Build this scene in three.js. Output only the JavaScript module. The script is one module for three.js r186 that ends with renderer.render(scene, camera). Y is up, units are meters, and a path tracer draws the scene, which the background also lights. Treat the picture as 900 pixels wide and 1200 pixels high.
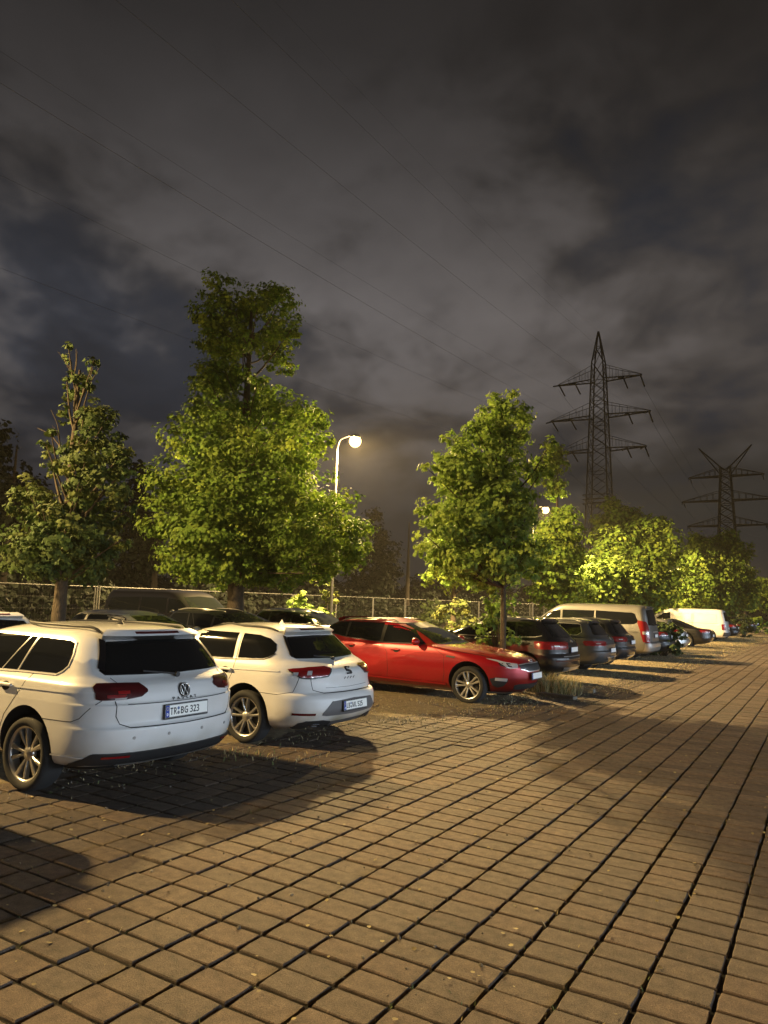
import * as THREE from 'three';
import { mergeGeometries, mergeVertices, toCreasedNormals } from 'three/addons/utils/BufferGeometryUtils.js';
import { RoundedBoxGeometry } from 'three/addons/geometries/RoundedBoxGeometry.js';
import { ImprovedNoise } from 'three/addons/math/ImprovedNoise.js';
import { Brush, Evaluator, SUBTRACTION } from 'three-bvh-csg';

// ------------------------------------------------------------------ camera, sky, exposure, lamps' strength
const W = 768, H = 1024;
const scene = new THREE.Scene();
const camera = new THREE.PerspectiveCamera(70.81, W / H, 0.1, 3000);
camera.rotation.order = 'YXZ';
camera.position.set(0, 1.76, 0);
camera.rotation.set(0.1244, 0.5501, 0.0309);
const renderer = new THREE.WebGLRenderer({ antialias: true });
renderer.setSize(W, H);
renderer.toneMapping = THREE.LinearToneMapping;
renderer.toneMappingExposure = 1.45;
renderer.shadowMap.enabled = true;

const WARM = new THREE.Color(1.0, 0.675, 0.27), COOL = new THREE.Color(0.68, 0.83, 1.0);
const LAMP_CD = 2500, FAR_CD = 2900;

function rng(seed) {
  let a = seed >>> 0;
  return () => { a = (a + 0x6D2B79F5) >>> 0; let t = a; t = Math.imul(t ^ (t >>> 15), t | 1); t ^= t + Math.imul(t ^ (t >>> 7), t | 61); return ((t ^ (t >>> 14)) >>> 0) / 4294967296; };
}
const NZ = new ImprovedNoise();
function fbm(x, y, z, oct = 5, gain = 0.5) {
  let s = 0, a = 1, n = 0;
  for (let k = 0; k < oct; k++) { s += a * NZ.noise(x, y, z); n += a; a *= gain; x = x * 2.03 + 11.3; y = y * 2.03 + 4.7; z = z * 2.03 + 7.9; }
  return s / n;
}
const clamp = (x, a = 0, b = 1) => Math.min(b, Math.max(a, x));
const lerp = (a, b, t) => a + (b - a) * t;
const smooth = (a, b, x) => { const t = clamp((x - a) / (b - a)); return t * t * (3 - 2 * t); };
function pl(tab, x) {                                       // piecewise-linear table
  if (x <= tab[0][0]) return tab[0][1];
  for (let k = 1; k < tab.length; k++) if (x <= tab[k][0]) return lerp(tab[k - 1][1], tab[k][1], (x - tab[k - 1][0]) / (tab[k][0] - tab[k - 1][0]));
  return tab[tab.length - 1][1];
}

// the night sky: cloud lit from below by the lights of the place, thinning to dark blue gaps
{
  const w = 2048, h = 1024, data = new Float32Array(w * h * 4);
  const base = [[-90, .008], [0, .012], [4, .014], [8, .028], [12, .056], [17, .086], [22, .092], [27, .068], [33, .042], [40, .024], [48, .017], [60, .013], [90, .012]];
  const yaw0 = 0.5501;
  for (let j = 0; j < h; j++) {
    const el = (0.5 - (j + 0.5) / h) * 180;                 // row 0 is the zenith before flipY
    for (let i = 0; i < w; i++) {
      const ph = ((i + 0.5) / w - 0.5) * 2 * Math.PI;       // direction (cos, sin) = (x, z)
      const ce = Math.cos(el * Math.PI / 180), x = ce * Math.cos(ph), z = ce * Math.sin(ph), y = Math.sin(el * Math.PI / 180);
      let az = Math.atan2(x, -z) + yaw0; if (az > Math.PI) az -= 2 * Math.PI; if (az < -Math.PI) az += 2 * Math.PI;
      const a = az * 180 / Math.PI;                         // degrees right of the view direction
      const k = 1 / (Math.max(y, 0) + 0.22), cx = x * k, cz = z * k;   // cloud layer overhead
      const wx = fbm(cx * 1.3 + 3, cz * 1.3, 1.7, 4), wy = fbm(cx * 1.3, cz * 1.3 + 8, 5.1, 4);
      const c = fbm(cx * 1.9 + wx * 0.8 + 2.2, cz * 1.9 + wy * 0.8, 0.6, 6, 0.55);
      const d = fbm(cx * 5.2 + wy * 1.3, cz * 5.2 + wx * 1.3, 9.2, 5, 0.6), m = smooth(-0.2, 0.24, c + 0.42 * d);
      let gap = smooth(0.04, 0.42, -c - 0.35 * d + 0.38 * Math.exp(-(((a + 27) / 9) ** 2) - ((el - 18) / 8) ** 2) + 0.18 * Math.exp(-(((a - 6) / 9) ** 2) - ((el - 21) / 4) ** 2));
      gap *= smooth(60, 34, el) ;
      const glow = 0.62 + 0.38 * Math.exp(-((a / 34) ** 2)) - 0.12 * smooth(5, 40, a);
      let L = pl(base, el) * glow * lerp(1, lerp(0.66 + 0.62 * m + 0.34 * d, 0.82 + 0.3 * m + 0.2 * d, smooth(14, 34, a)), smooth(52, 30, el));
      L = Math.max(L, 0.004) * 0.7;
      const warm = smooth(-25, 45, a) * 0.6 + 0.25;
      const r = L * lerp(1.02, 1.09, warm), g = L * lerp(0.965, 0.955, warm), b = L * lerp(1.0, 0.89, warm);
      const gl = L * 0.5 + 0.004, o = ((h - 1 - j) * w + i) * 4;
      const lowb = smooth(14, 4, el);
      data[o] = lerp(lerp(r, gl * 0.92, gap), L * 0.93, lowb); data[o + 1] = lerp(lerp(g, gl * 1.0, gap), L * 0.97, lowb); data[o + 2] = lerp(lerp(b, gl * 1.28, gap), L * 1.22, lowb * smooth(40, -20, a)); data[o + 3] = 1;
    }
  }
  const t = new THREE.DataTexture(data, w, h, THREE.RGBAFormat, THREE.FloatType);
  t.mapping = THREE.EquirectangularReflectionMapping; t.magFilter = THREE.LinearFilter; t.minFilter = THREE.LinearFilter; t.needsUpdate = true;
  scene.background = t; scene.environment = t;
  scene.fog = new THREE.FogExp2(0xd8d4cc, 0.00022);
}

// ------------------------------------------------------------------ naming helpers
const used = new Map();
function numbered(name) { const n = used.get(name) || 0; used.set(name, n + 1); return n ? `${name}_${String(n).padStart(3, '0')}` : name; }
function tag(o, label, category, group, kind) {
  o.userData = {};
  if (label) o.userData.label = label;
  if (category) o.userData.category = category;
  if (group) o.userData.group = group;
  if (kind) o.userData.kind = kind;
  return o;
}
// grid coordinates: X to the right across the rows, Z along the rows (away from the camera); three's z is -Z
function thing(name, label, category, X, Z, turn = 0, group) {
  const o = new THREE.Group(); o.name = numbered(name); o.position.set(X, 0, -Z); o.rotation.y = turn;
  tag(o, label, category, group); scene.add(o); return o;
}
function part(parent, name, geo, mat, kind) {
  const m = new THREE.Mesh(geo, mat); m.name = name; m.castShadow = m.receiveShadow = true;
  if (kind) m.userData.kind = kind;
  parent.add(m); return m;
}
function struct(name, geo, mat) {
  const m = new THREE.Mesh(geo, mat); m.name = numbered(name); m.userData.kind = 'structure'; m.castShadow = m.receiveShadow = true; scene.add(m); return m;
}
function std(r, g, b, rough = 0.6, extra = {}) {
  const m = new THREE.MeshStandardMaterial({ roughness: rough, ...extra }); m.color.setRGB(r, g, b); return m;
}
function phys(r, g, b, rough, extra = {}) {
  const m = new THREE.MeshPhysicalMaterial({ roughness: rough, ...extra }); m.color.setRGB(r, g, b); return m;
}
function merged(list) {
  const l = list.map((g) => { let q = g.index ? g.toNonIndexed() : g.clone(); for (const k of Object.keys(q.attributes)) if (k !== 'position' && k !== 'normal') q.deleteAttribute(k); return q; });
  return mergeGeometries(l);
}
function box(w, h, d, x = 0, y = 0, z = 0) { return new THREE.BoxGeometry(w, h, d).translate(x, y, z); }
function bar(a, b, r, seg = 6, r2 = r) {
  const A = new THREE.Vector3(...a), B = new THREE.Vector3(...b), d = B.clone().sub(A), L = d.length();
  const g = new THREE.CylinderGeometry(r2, r, L, seg, 1).translate(0, L / 2, 0);
  g.applyQuaternion(new THREE.Quaternion().setFromUnitVectors(new THREE.Vector3(0, 1, 0), d.normalize()));
  return g.translate(A.x, A.y, A.z);
}
function taperTube(pts, r0, r1, seg = 8, per = 4, wob = 0, R = null) {      // a limb along a smooth path
  const c = new THREE.CatmullRomCurve3(pts.map((p) => new THREE.Vector3(...p)));
  const n = Math.max(2, (pts.length - 1) * per), fr = c.computeFrenetFrames(n, false), pos = [], idx = [], uv = [];
  for (let i = 0; i <= n; i++) {
    const t = i / n, p = c.getPointAt(t), r = lerp(r0, r1, Math.pow(t, 0.8));
    for (let k = 0; k <= seg; k++) {
      const an = (k % seg) / seg * Math.PI * 2, rr = r * (1 + wob * NZ.noise(p.y * 2.1, Math.cos(an) * 1.2 + p.x, Math.sin(an) * 1.2));
      const v = fr.normals[i].clone().multiplyScalar(Math.cos(an) * rr).addScaledVector(fr.binormals[i], Math.sin(an) * rr).add(p);
      pos.push(v.x, v.y, v.z); uv.push(k / seg * 2 * Math.PI * r0, t * c.getLength());
    }
  }
  for (let i = 0; i < n; i++) for (let k = 0; k < seg; k++) { const a = i * (seg + 1) + k, b = a + seg + 1; idx.push(a, b, a + 1, b, b + 1, a + 1); }
  const g = new THREE.BufferGeometry();
  g.setAttribute('position', new THREE.Float32BufferAttribute(pos, 3)); g.setAttribute('uv', new THREE.Float32BufferAttribute(uv, 2)); g.setIndex(idx); g.computeVertexNormals();
  return g;
}
function texture(n, fn, srgb = false) {                       // n x n grey or colour texture from fn(i, j) -> [r, g, b] in 0..1
  const d = new Uint8Array(n * n * 4);
  for (let j = 0; j < n; j++) for (let i = 0; i < n; i++) { const c = fn(i, j), o = (j * n + i) * 4; for (let k = 0; k < 3; k++) d[o + k] = clamp(Array.isArray(c) ? c[k] : c) * 255; d[o + 3] = 255; }
  const t = new THREE.DataTexture(d, n, n, THREE.RGBAFormat); t.wrapS = t.wrapT = THREE.RepeatWrapping; t.magFilter = THREE.LinearFilter; t.minFilter = THREE.LinearMipmapLinearFilter; t.generateMipmaps = true;
  if (srgb) t.colorSpace = THREE.SRGBColorSpace; t.needsUpdate = true; return t;
}

// ------------------------------------------------------------------ ground, paving
const BAYX = [[0, -6.5], [4, -6.35], [6, -6.1], [8, -5.7], [10, -5.1], [13, -4.4], [18, -3.95], [30, -3.8], [100, -3.8]];
{
  const soilTex = texture(512, (i, j) => { const n = fbm(i / 20, j / 20, 3, 4), f = fbm(i / 3.2, j / 3.2, 8, 2); const v = 0.62 + 0.5 * n + 0.42 * f; return [v, v * 0.97, v * 0.9]; });
  const groundMat = std(0.075, 0.062, 0.045, 0.95, { map: soilTex, bumpMap: soilTex, bumpScale: 0.02 });
  const g = new THREE.PlaneGeometry(2400, 2400, 8, 8).rotateX(-Math.PI / 2).translate(0, -0.06, -300);
  const guv = g.attributes.uv; for (let k = 0; k < guv.count; k++) guv.setXY(k, guv.getX(k) * 1600, guv.getY(k) * 1600);
  struct('ground', g, groundMat);

  // paving: concrete setts in a grid, the joints between them filled with dark grit
  const pave = new THREE.Group(); pave.name = 'pavement'; pave.userData = { kind: 'structure' }; scene.add(pave);
  const X0 = -3.21, DX = 0.3015, Z0 = 3.557, DZ = 0.1989;
  const R = rng(11);
  const grit = texture(512, (i, j) => { const v = 0.45 + 0.6 * fbm(i / 2.6, j / 2.6, 2, 3) + 0.5 * fbm(i / 14, j / 14, 4, 3); return [v, v * 0.95, v * 0.86]; });
  const joint = new THREE.PlaneGeometry(12.6, 96, 1, 1).rotateX(-Math.PI / 2).translate(-0.9, -0.018, -47.6);
  { const u = joint.attributes.uv; for (let k = 0; k < u.count; k++) u.setXY(k, u.getX(k) * 25, u.getY(k) * 190); }
  part(pave, 'joint_filling', joint, std(0.03, 0.024, 0.015, 1, { map: grit, bumpMap: grit, bumpScale: 0.006 }));
  const face = texture(1024, (i, j) => {
    const f = 0.6 * NZ.noise(i / 6.3, j / 6.3, 1) + 0.5 * NZ.noise(i / 2.6, j / 2.6, 5), m = fbm(i / 17, j / 17, 6, 3), c = fbm(i / 120, j / 120, 2, 4);
    let v = 0.55 + 0.42 * f + 0.36 * m + 0.4 * c; const sp = NZ.noise(i / 5.1 + 40, j / 5.1, 33); if (sp > 0.36) v += 0.75 * (sp - .3) * 3; if (sp < -0.4) v -= 0.4;
    return [v, v * (0.985 + 0.02 * c), v * (0.97 + 0.05 * f)];
  });
  const variants = [];
  for (let v = 0; v < 8; v++) {
    const w = 0.1424, d = 0.0908, c = 0.005, pos = [], uv = [], ou = R() * 5, ov = R() * 5;
    const jit = () => (R() - 0.5) * 0.004;
    const ring = (x, z, y) => [[-x, y, -z], [x, y, -z], [x, y, z], [-x, y, z]];
    const sub = (r, n) => { const o = []; for (let k = 0; k < 4; k++) for (let s = 0; s < n; s++) { const a = r[k], b = r[(k + 1) % 4], t = s / n; o.push([lerp(a[0], b[0], t), lerp(a[1], b[1], t), lerp(a[2], b[2], t)]); } return o; };
    const N = 3, T = sub(ring(w - c, d - c, 0), N), M = sub(ring(w, d, -c), N), B = sub(ring(w, d, -0.05), N);
    for (let k = 0; k < T.length; k++) { const a = jit(), b = jit(), corner = k % N === 0; T[k][0] += a; T[k][2] += b; M[k][0] += a * 1.2; M[k][2] += b * 1.2; if (corner) { T[k][0] *= 0.975; T[k][2] *= 0.965; M[k][0] *= 0.985; M[k][2] *= 0.98; } B[k][0] = M[k][0]; B[k][2] = M[k][2]; }
    const tri = (...p) => { for (const q of p) { pos.push(...q); uv.push(q[0] * 1.7 + ou, (q[2] + q[1]) * 1.7 + ov); } };
    const n = T.length;
    for (let k = 0; k < n; k++) { const m = (k + 1) % n; tri([0, 0.0008, 0], T[m], T[k]); tri(T[k], T[m], M[m]); tri(T[k], M[m], M[k]); tri(M[k], M[m], B[m]); tri(M[k], B[m], B[k]); }
    let g = new THREE.BufferGeometry(); g.setAttribute('position', new THREE.Float32BufferAttribute(pos, 3)); g.setAttribute('uv', new THREE.Float32BufferAttribute(uv, 2));
    g.computeVertexNormals(); variants.push(g);
  }
  const tones = [[.166, .121, .086], [.186, .132, .092], [.14, .103, .075], [.178, .122, .085], [.158, .118, .087], [.12, .087, .064], [.212, .151, .107]];
  const mats = tones.map((t) => std(t[0], t[1], t[2], 0.88, { map: face, bumpMap: face, bumpScale: 0.008 }));
  const white = std(1, 1, 1, 0.88, { map: face, bumpMap: face, bumpScale: 0.008 });
  const cells = [];
  for (let j = -12; j < 455; j++) for (let i = -13; i < 28; i++) {
    const X = X0 + (i + 0.5) * DX, Z = Z0 + (j + 0.5) * DZ;
    cells.push({ X, Z, d: Math.hypot(X, Z) });
  }
  camera.updateMatrixWorld(); camera.updateProjectionMatrix();
  for (const c of cells) { const q = new THREE.Vector3(c.X, 0, -c.Z).applyMatrix4(camera.matrixWorldInverse); const front = q.z < 0; q.applyMatrix4(camera.projectionMatrix); c.inView = front && Math.abs(q.x) < 1.04 && Math.abs(q.y) < 1.04; c.vis = c.inView && c.X > -6.6; }
  const near = cells.filter((c) => c.vis).sort((a, b) => a.d - b.d).slice(0, 300); const nearSet = new Set(near);
  const put = (o, c) => { o.position.set(c.X + (R() - 0.5) * 0.005, (R() - 0.5) * 0.006 - (R() < .05 ? .006 : 0) + .006 * NZ.noise(c.X * .9, c.Z * .9, 3), -c.Z + (R() - 0.5) * 0.005); o.rotation.set((R() - 0.5) * 0.022, (R() - 0.5) * 0.024 + (R() < 0.5 ? Math.PI : 0), (R() - 0.5) * 0.016); };
  near.forEach((c, k) => { const m = part(pave, k ? `paving_stone_${String(k).padStart(3, '0')}` : 'paving_stone', variants[Math.floor(R() * 8)], mats[[5, 2, 4, 0, 3, 1, 6][Math.round(clamp(.5 + .9 * fbm(c.X / 2.3, c.Z / 2.3, 4, 3) + .75 * (R() - .5)) * 6)]]); put(m, c); });
  const rest = cells.filter((c) => !nearSet.has(c)), dummy = new THREE.Object3D(), col = new THREE.Color();
  for (let v = 0; v < 3; v++) {
    const list = rest.filter((_, k) => k % 3 === v);
    const im = new THREE.InstancedMesh(variants[v * 2], white, list.length); im.name = 'paving_stones'; im.userData.kind = 'stuff'; im.castShadow = im.receiveShadow = true;
    list.forEach((c, k) => { put(dummy, c); dummy.updateMatrix(); im.setMatrixAt(k, dummy.matrix); const t = tones[Math.floor(R() * tones.length)], s = 1 + 0.45 * fbm(c.X / 2.3, c.Z / 2.3, 4, 3); im.setColorAt(k, col.setRGB(t[0] * s, t[1] * s, t[2] * s)); });
    pave.add(im);
  }

  // parking bays: trodden earth, grit and dry grass lying over the setts with a ragged edge
  const nx = 150, nz = 620, pos = [], uv = [], idx = [];
  const zz = (j) => 0.6 + 95 * Math.pow(j / nz, 1.6);
  for (let j = 0; j <= nz; j++) for (let i = 0; i <= nx; i++) {
    const Z = zz(j), t = i / nx, X = -17.6 + 15.2 * Math.pow(t, 0.55);
    const edge = pl(BAYX, Z) + 0.9 * fbm(X * 0.35, Z * 0.35, 2, 3) + 0.35 * fbm(X * 2.6, Z * 2.6, 5, 2);
    const rise = smooth(0.25, -0.75, X - edge);
    const y = lerp(-0.05, 0.008, rise) + rise * 0.022 * fbm(X * 1.1, Z * 1.1, 7, 3) + 0.012 * fbm(X * 7, Z * 7, 3, 2);
    pos.push(X, y, -Z); uv.push(X * 0.55, Z * 0.55);
  }
  for (let j = 0; j < nz; j++) for (let i = 0; i < nx; i++) { const a = j * (nx + 1) + i, b = a + nx + 1; idx.push(a, a + 1, b, b, a + 1, b + 1); }
  const bg = new THREE.BufferGeometry(); bg.setAttribute('position', new THREE.Float32BufferAttribute(pos, 3)); bg.setAttribute('uv', new THREE.Float32BufferAttribute(uv, 2)); bg.setIndex(idx); bg.computeVertexNormals();
  const earth = texture(1024, (i, j) => { const n = fbm(i / 60, j / 60, 3, 5), f = NZ.noise(i / 2.2, j / 2.2, 8), g2 = fbm(i / 7, j / 5, 5, 3); let v = 0.55 + 0.45 * n + 0.28 * f + 0.35 * g2; const s = NZ.noise(i / 1.9 + 9, j / 1.9, 14); if (s > 0.5) v += 0.4; return [v, v * 0.93 + 0.02 * n, v * 0.76]; });
  struct('parking_bay_ground', bg, std(0.3, 0.25, 0.17, 0.97, { map: earth, bumpMap: earth, bumpScale: 0.016 }));

  // dry grass and straw over the bays and along the joints
  const blade = new THREE.BufferGeometry();
  blade.setAttribute('position', new THREE.Float32BufferAttribute([-0.0035, 0, 0, 0.0035, 0, 0, 0.003, 0.5, 0.12, -0.003, 0.5, 0.12, 0, 1, 0.42], 3)); blade.setIndex([0, 1, 2, 0, 2, 3, 3, 2, 4]); blade.computeVertexNormals();
  const bm = std(1, 1, 1, 0.9, { side: THREE.DoubleSide });
  const R2 = rng(77), pts = [];
  for (let k = 0; k < 120000 && pts.length < 52000; k++) {
    const Z = 3 + 62 * Math.pow(R2(), 1.7), X = -12 + R2() * 9.4, e = pl(BAYX, Z);
    const dens = smooth(0.9, -0.5, X - e) * (0.35 + 1.3 * clamp(fbm(X * 0.8, Z * 0.8, 9, 3) + 0.3)) * (X < -6.5 ? 0.45 : 1) * (Z < 9.2 ? 0.22 : 1);
    if (R2() < dens) pts.push([X, Z, 1]);
  }
  for (let k = 0; k < 4200; k++) {                            // moss and blades growing out of the joints
    const Z = 1.5 + 24 * Math.pow(R2(), 1.3), i = Math.floor(R2() * 25) - 11, X = R2() < 0.65 ? X0 + i * DX + (R2() - 0.5) * 0.014 : X0 + (i + R2()) * DX;
    const Zs = R2() < 0.65 ? Z : Z0 + Math.round((Z - Z0) / DZ) * DZ; if (fbm(X * 1.2, Zs * 1.2, 21, 2) + (X < -4 ? 0.25 : -0.04) > 0) pts.push([X, Zs, 0]);
  }
  const im = new THREE.InstancedMesh(blade, bm, pts.length); im.name = 'dry_grass'; tag(im, 'short dry grass and straw scattered over the parking bays', 'grass', null, 'stuff'); im.receiveShadow = true;
  pts.forEach(([X, Z, bay], k) => {
    dummy.position.set(X, bay ? 0.002 : -0.012, -Z); dummy.rotation.set((R2() - 0.5) * 2.4, R2() * 7, (R2() - 0.5) * 1.6); const s = (bay ? 0.018 + 0.05 * R2() * R2() : 0.012 + 0.022 * R2());
    dummy.scale.set(bay ? 0.7 + Z * 0.05 : 0.8, s, s); dummy.updateMatrix(); im.setMatrixAt(k, dummy.matrix);
    const g = R2(), q = 0.7 + 0.6 * R2(); if (bay ? g < 0.72 : g < 0.3) col.setRGB(.4 * q, .33 * q, .18 * q); else col.setRGB(.11 * q, .135 * q, .045 * q); im.setColorAt(k, col);
  });
  scene.add(im);
  // loose grit over the bays, a little of it and some fallen leaves strewn on the paving
  const stones = [], R3 = rng(303);
  for (let k = 0; k < 60000 && stones.length < 15000; k++) { const Z = 3 + 45 * Math.pow(R3(), 1.6), X = -8.5 + R3() * 7, e = pl(BAYX, Z); if (R3() < .03 + (Z < 9 ? .25 : 1) * smooth(.8, -.3, X - e) * (.3 + clamp(fbm(X, Z, 31, 3) + .2))) stones.push([X, Z]); }
  const sm = new THREE.InstancedMesh(new THREE.IcosahedronGeometry(1, 0), std(1, 1, 1, .95), stones.length); sm.name = 'gravel'; tag(sm, 'loose grit and small stones lying on the parking bays', 'gravel', null, 'stuff'); sm.castShadow = sm.receiveShadow = true;
  stones.forEach(([X, Z], k) => { const q = .003 + .01 * R3() ** 3, t = .06 + .13 * R3(); dummy.position.set(X, q * .3, -Z); dummy.rotation.set(R3() * 6, R3() * 6, 0); dummy.scale.set(q * 1.3, q * .7, q); dummy.updateMatrix(); sm.setMatrixAt(k, dummy.matrix); sm.setColorAt(k, col.setRGB(t, t * .88, t * .7)); });
  scene.add(sm);
  const lf = new THREE.BufferGeometry(); lf.setAttribute('position', new THREE.Float32BufferAttribute([0, 0, 0, .5, .12, .3, .45, .1, -.35, -.1, .16, .55, -.55, .05, 0, -.1, .14, -.55], 3)); lf.setIndex([0, 1, 2, 0, 3, 1, 0, 4, 3, 0, 5, 4, 0, 2, 5]); lf.computeVertexNormals();
  const fl = new THREE.InstancedMesh(lf, std(1, 1, 1, .85, { side: THREE.DoubleSide }), 900); fl.name = 'fallen_leaves'; tag(fl, 'small dry fallen leaves strewn over the paving', 'leaves', null, 'stuff'); fl.castShadow = fl.receiveShadow = true;
  for (let k = 0; k < 900; k++) { const Z = 1.6 + 22 * R3() ** 1.5, X = -7 + 7 * R3(), q = .008 + .022 * R3(), t = R3(); dummy.position.set(X, .006, -Z); dummy.rotation.set((R3() - .5) * .7, R3() * 6, (R3() - .5) * .7); dummy.scale.setScalar(q); dummy.updateMatrix(); fl.setMatrixAt(k, dummy.matrix); fl.setColorAt(k, col.setRGB(lerp(.12, .3, t), lerp(.09, .25, t), lerp(.04, .12, t))); }
  scene.add(fl);
}

// ------------------------------------------------------------------ cars
// A body is a stack of level outlines: rows [h, half width, rear x, front x, rear corner, front corner, rear power, front power]; front is -x, left is +z, the rear axle is at x = 0
function pchip(ys) {
  const n = ys.length, d = [], m = [];
  for (let k = 0; k < n - 1; k++) d.push(ys[k + 1] - ys[k]);
  m[0] = d[0]; m[n - 1] = d[n - 2];
  for (let k = 1; k < n - 1; k++) m[k] = d[k - 1] * d[k] <= 0 ? 0 : 2 * d[k - 1] * d[k] / (d[k - 1] + d[k]);
  return (u) => { const k = Math.min(n - 2, Math.max(0, Math.floor(u))), t = u - k, t2 = t * t, t3 = t2 * t; return ys[k] * (2 * t3 - 3 * t2 + 1) + m[k] * (t3 - 2 * t2 + t) + ys[k + 1] * (-2 * t3 + 3 * t2) + m[k + 1] * (t3 - t2); };
}
class Shell {
  constructor(rows, per = 6, q = 1) {
    const ch = rows[0].map((_, c) => pchip(rows.map((r) => r[c])));
    this.S = []; const n = (rows.length - 1) * per;
    for (let k = 0; k <= n; k++) { const u = Math.min(k / per, rows.length - 1 - 1e-9); const v = ch.map((f) => f(u)); this.S.push({ h: v[0], pts: this.outline(v, q) }); }
    this.N = this.S[0].pts.length;
  }
  outline([h, w, xr, xf, ar, af, nr, nf], q) {
    const L = xr - xf, p = []; if (ar + af > L * 0.96) { const s = L * 0.96 / (ar + af); ar *= s; af *= s; }
    const a = Math.round(20 * q), b = Math.round(18 * q), cs = (c, n) => Math.pow(Math.max(c, 0), 2 / n);
    for (let k = 0; k <= a; k++) { const th = k / a * Math.PI / 2; p.push([xr - ar * (1 - cs(Math.cos(th), nr)), w * cs(Math.sin(th), nr)]); }
    for (let k = 1; k < b; k++) { const t = k / b; p.push([lerp(xr - ar, xf + af, t), w]); }
    for (let k = a; k >= 0; k--) { const th = k / a * Math.PI / 2; p.push([xf + af * (1 - cs(Math.cos(th), nf)), w * cs(Math.sin(th), nf)]); }
    return p;
  }
  at(h) {
    const S = this.S; if (h <= S[0].h) return S[0].pts; if (h >= S[S.length - 1].h) return S[S.length - 1].pts;
    let lo = 0, hi = S.length - 1; while (hi - lo > 1) { const m = (lo + hi) >> 1; if (S[m].h <= h) lo = m; else hi = m; }
    const t = (h - S[lo].h) / Math.max(1e-9, S[hi].h - S[lo].h), A = S[lo].pts, B = S[hi].pts;
    return A.map((p, k) => [lerp(p[0], B[k][0], t), lerp(p[1], B[k][1], t)]);
  }
  point(mode, a, h, sz = 1) {
    const P = this.at(h);
    if (mode === 'side') {
      for (let k = 1; k < P.length; k++) if (P[k][0] <= a) { const t = clamp((P[k - 1][0] - a) / Math.max(1e-9, P[k - 1][0] - P[k][0])); return new THREE.Vector3(a, h, sz * lerp(P[k - 1][1], P[k][1], t)); }
      return new THREE.Vector3(a, h, 0);
    }
    const Q = mode === 'rear' ? P : P.slice().reverse(), sg = a < 0 ? -1 : 1; let s = Math.abs(a);
    for (let k = 1; k < Q.length; k++) { const dl = Math.hypot(Q[k][0] - Q[k - 1][0], Q[k][1] - Q[k - 1][1]); if (s <= dl || k === Q.length - 1) { const t = Math.min(1, s / dl); return new THREE.Vector3(lerp(Q[k - 1][0], Q[k][0], t), h, sz * sg * lerp(Q[k - 1][1], Q[k][1], t)); } s -= dl; }
  }
  normal(mode, a, h, sz = 1) {
    const e = 0.012, pa = this.point(mode, a + e, h, sz).sub(this.point(mode, a - e, h, sz)), ph = this.point(mode, a, h + e, sz).sub(this.point(mode, a, h - e, sz));
    const n = pa.cross(ph).normalize(), p = this.point(mode, a, h, sz);
    const out = mode === 'side' ? new THREE.Vector3(0, 0.2, sz) : new THREE.Vector3(mode === 'rear' ? 1 : -1, 0.3, Math.sign(p.z) * 0.6);
    if (n.dot(out) < 0) n.negate(); return n;
  }
  geometry() {
    const pos = [], idx = [], n = this.N, ring = 2 * n - 2, S = this.S;
    for (const s of S) { for (const p of s.pts) pos.push(p[0], s.h, p[1]); for (let k = n - 2; k >= 1; k--) pos.push(s.pts[k][0], s.h, -s.pts[k][1]); }
    for (let r = 0; r < S.length - 1; r++) for (let k = 0; k < ring; k++) { const a = r * ring + k, b = r * ring + (k + 1) % ring, c = a + ring, d = b + ring; idx.push(a, b, c, b, d, c); }
    const cap = (r, top) => { const s = S[r], c = pos.length / 3; pos.push((s.pts[0][0] + s.pts[n - 1][0]) / 2, s.h + (top ? 0.001 : 0), 0); for (let k = 0; k < ring; k++) { const a = r * ring + k, b = r * ring + (k + 1) % ring; if (top) idx.push(a, b, c); else idx.push(b, a, c); } };
    cap(0, false); cap(S.length - 1, true);
    for (let k = 0; k < idx.length; k += 3) { const t = idx[k + 1]; idx[k + 1] = idx[k + 2]; idx[k + 2] = t; }   // outward
    const g = new THREE.BufferGeometry(); g.setAttribute('position', new THREE.Float32BufferAttribute(pos, 3)); g.setIndex(idx); g.computeVertexNormals();
    return g;
  }
  // a panel lying on the body: pairs [a_top, h_top, a_bottom, h_bottom] from one end to the other
  patch(mode, pairs, { off = 0.004, deep = 0.012, sz = 1, step = 0.06, ny = 0 } = {}) {
    const cols = [];
    for (let k = 0; k < pairs.length - 1; k++) { const A = pairs[k], B = pairs[k + 1], d = Math.max(Math.hypot(A[0] - B[0], A[1] - B[1]), Math.hypot(A[2] - B[2], A[3] - B[3])), m = Math.max(1, Math.ceil(d / step)); for (let s = 0; s < m; s++) cols.push(A.map((v, c) => lerp(v, B[c], s / m))); }
    cols.push(pairs[pairs.length - 1]);
    const dh = Math.max(...cols.map((c) => Math.hypot(c[0] - c[2], c[1] - c[3]))), m = ny || Math.max(1, Math.ceil(dh / step));
    const pos = [], idx = [], nrm = [], nx = cols.length, id = (i, j) => i * (m + 1) + j;
    for (const c of cols) for (let j = 0; j <= m; j++) { const a = lerp(c[0], c[2], j / m), h = lerp(c[1], c[3], j / m), p = this.point(mode, a, h, sz), n = this.normal(mode, a, h, sz); p.addScaledVector(n, off); pos.push(p.x, p.y, p.z); nrm.push(n.x, n.y, n.z); }
    for (let i = 0; i < nx - 1; i++) for (let j = 0; j < m; j++) idx.push(id(i, j), id(i, j + 1), id(i + 1, j), id(i + 1, j), id(i, j + 1), id(i + 1, j + 1));
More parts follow.
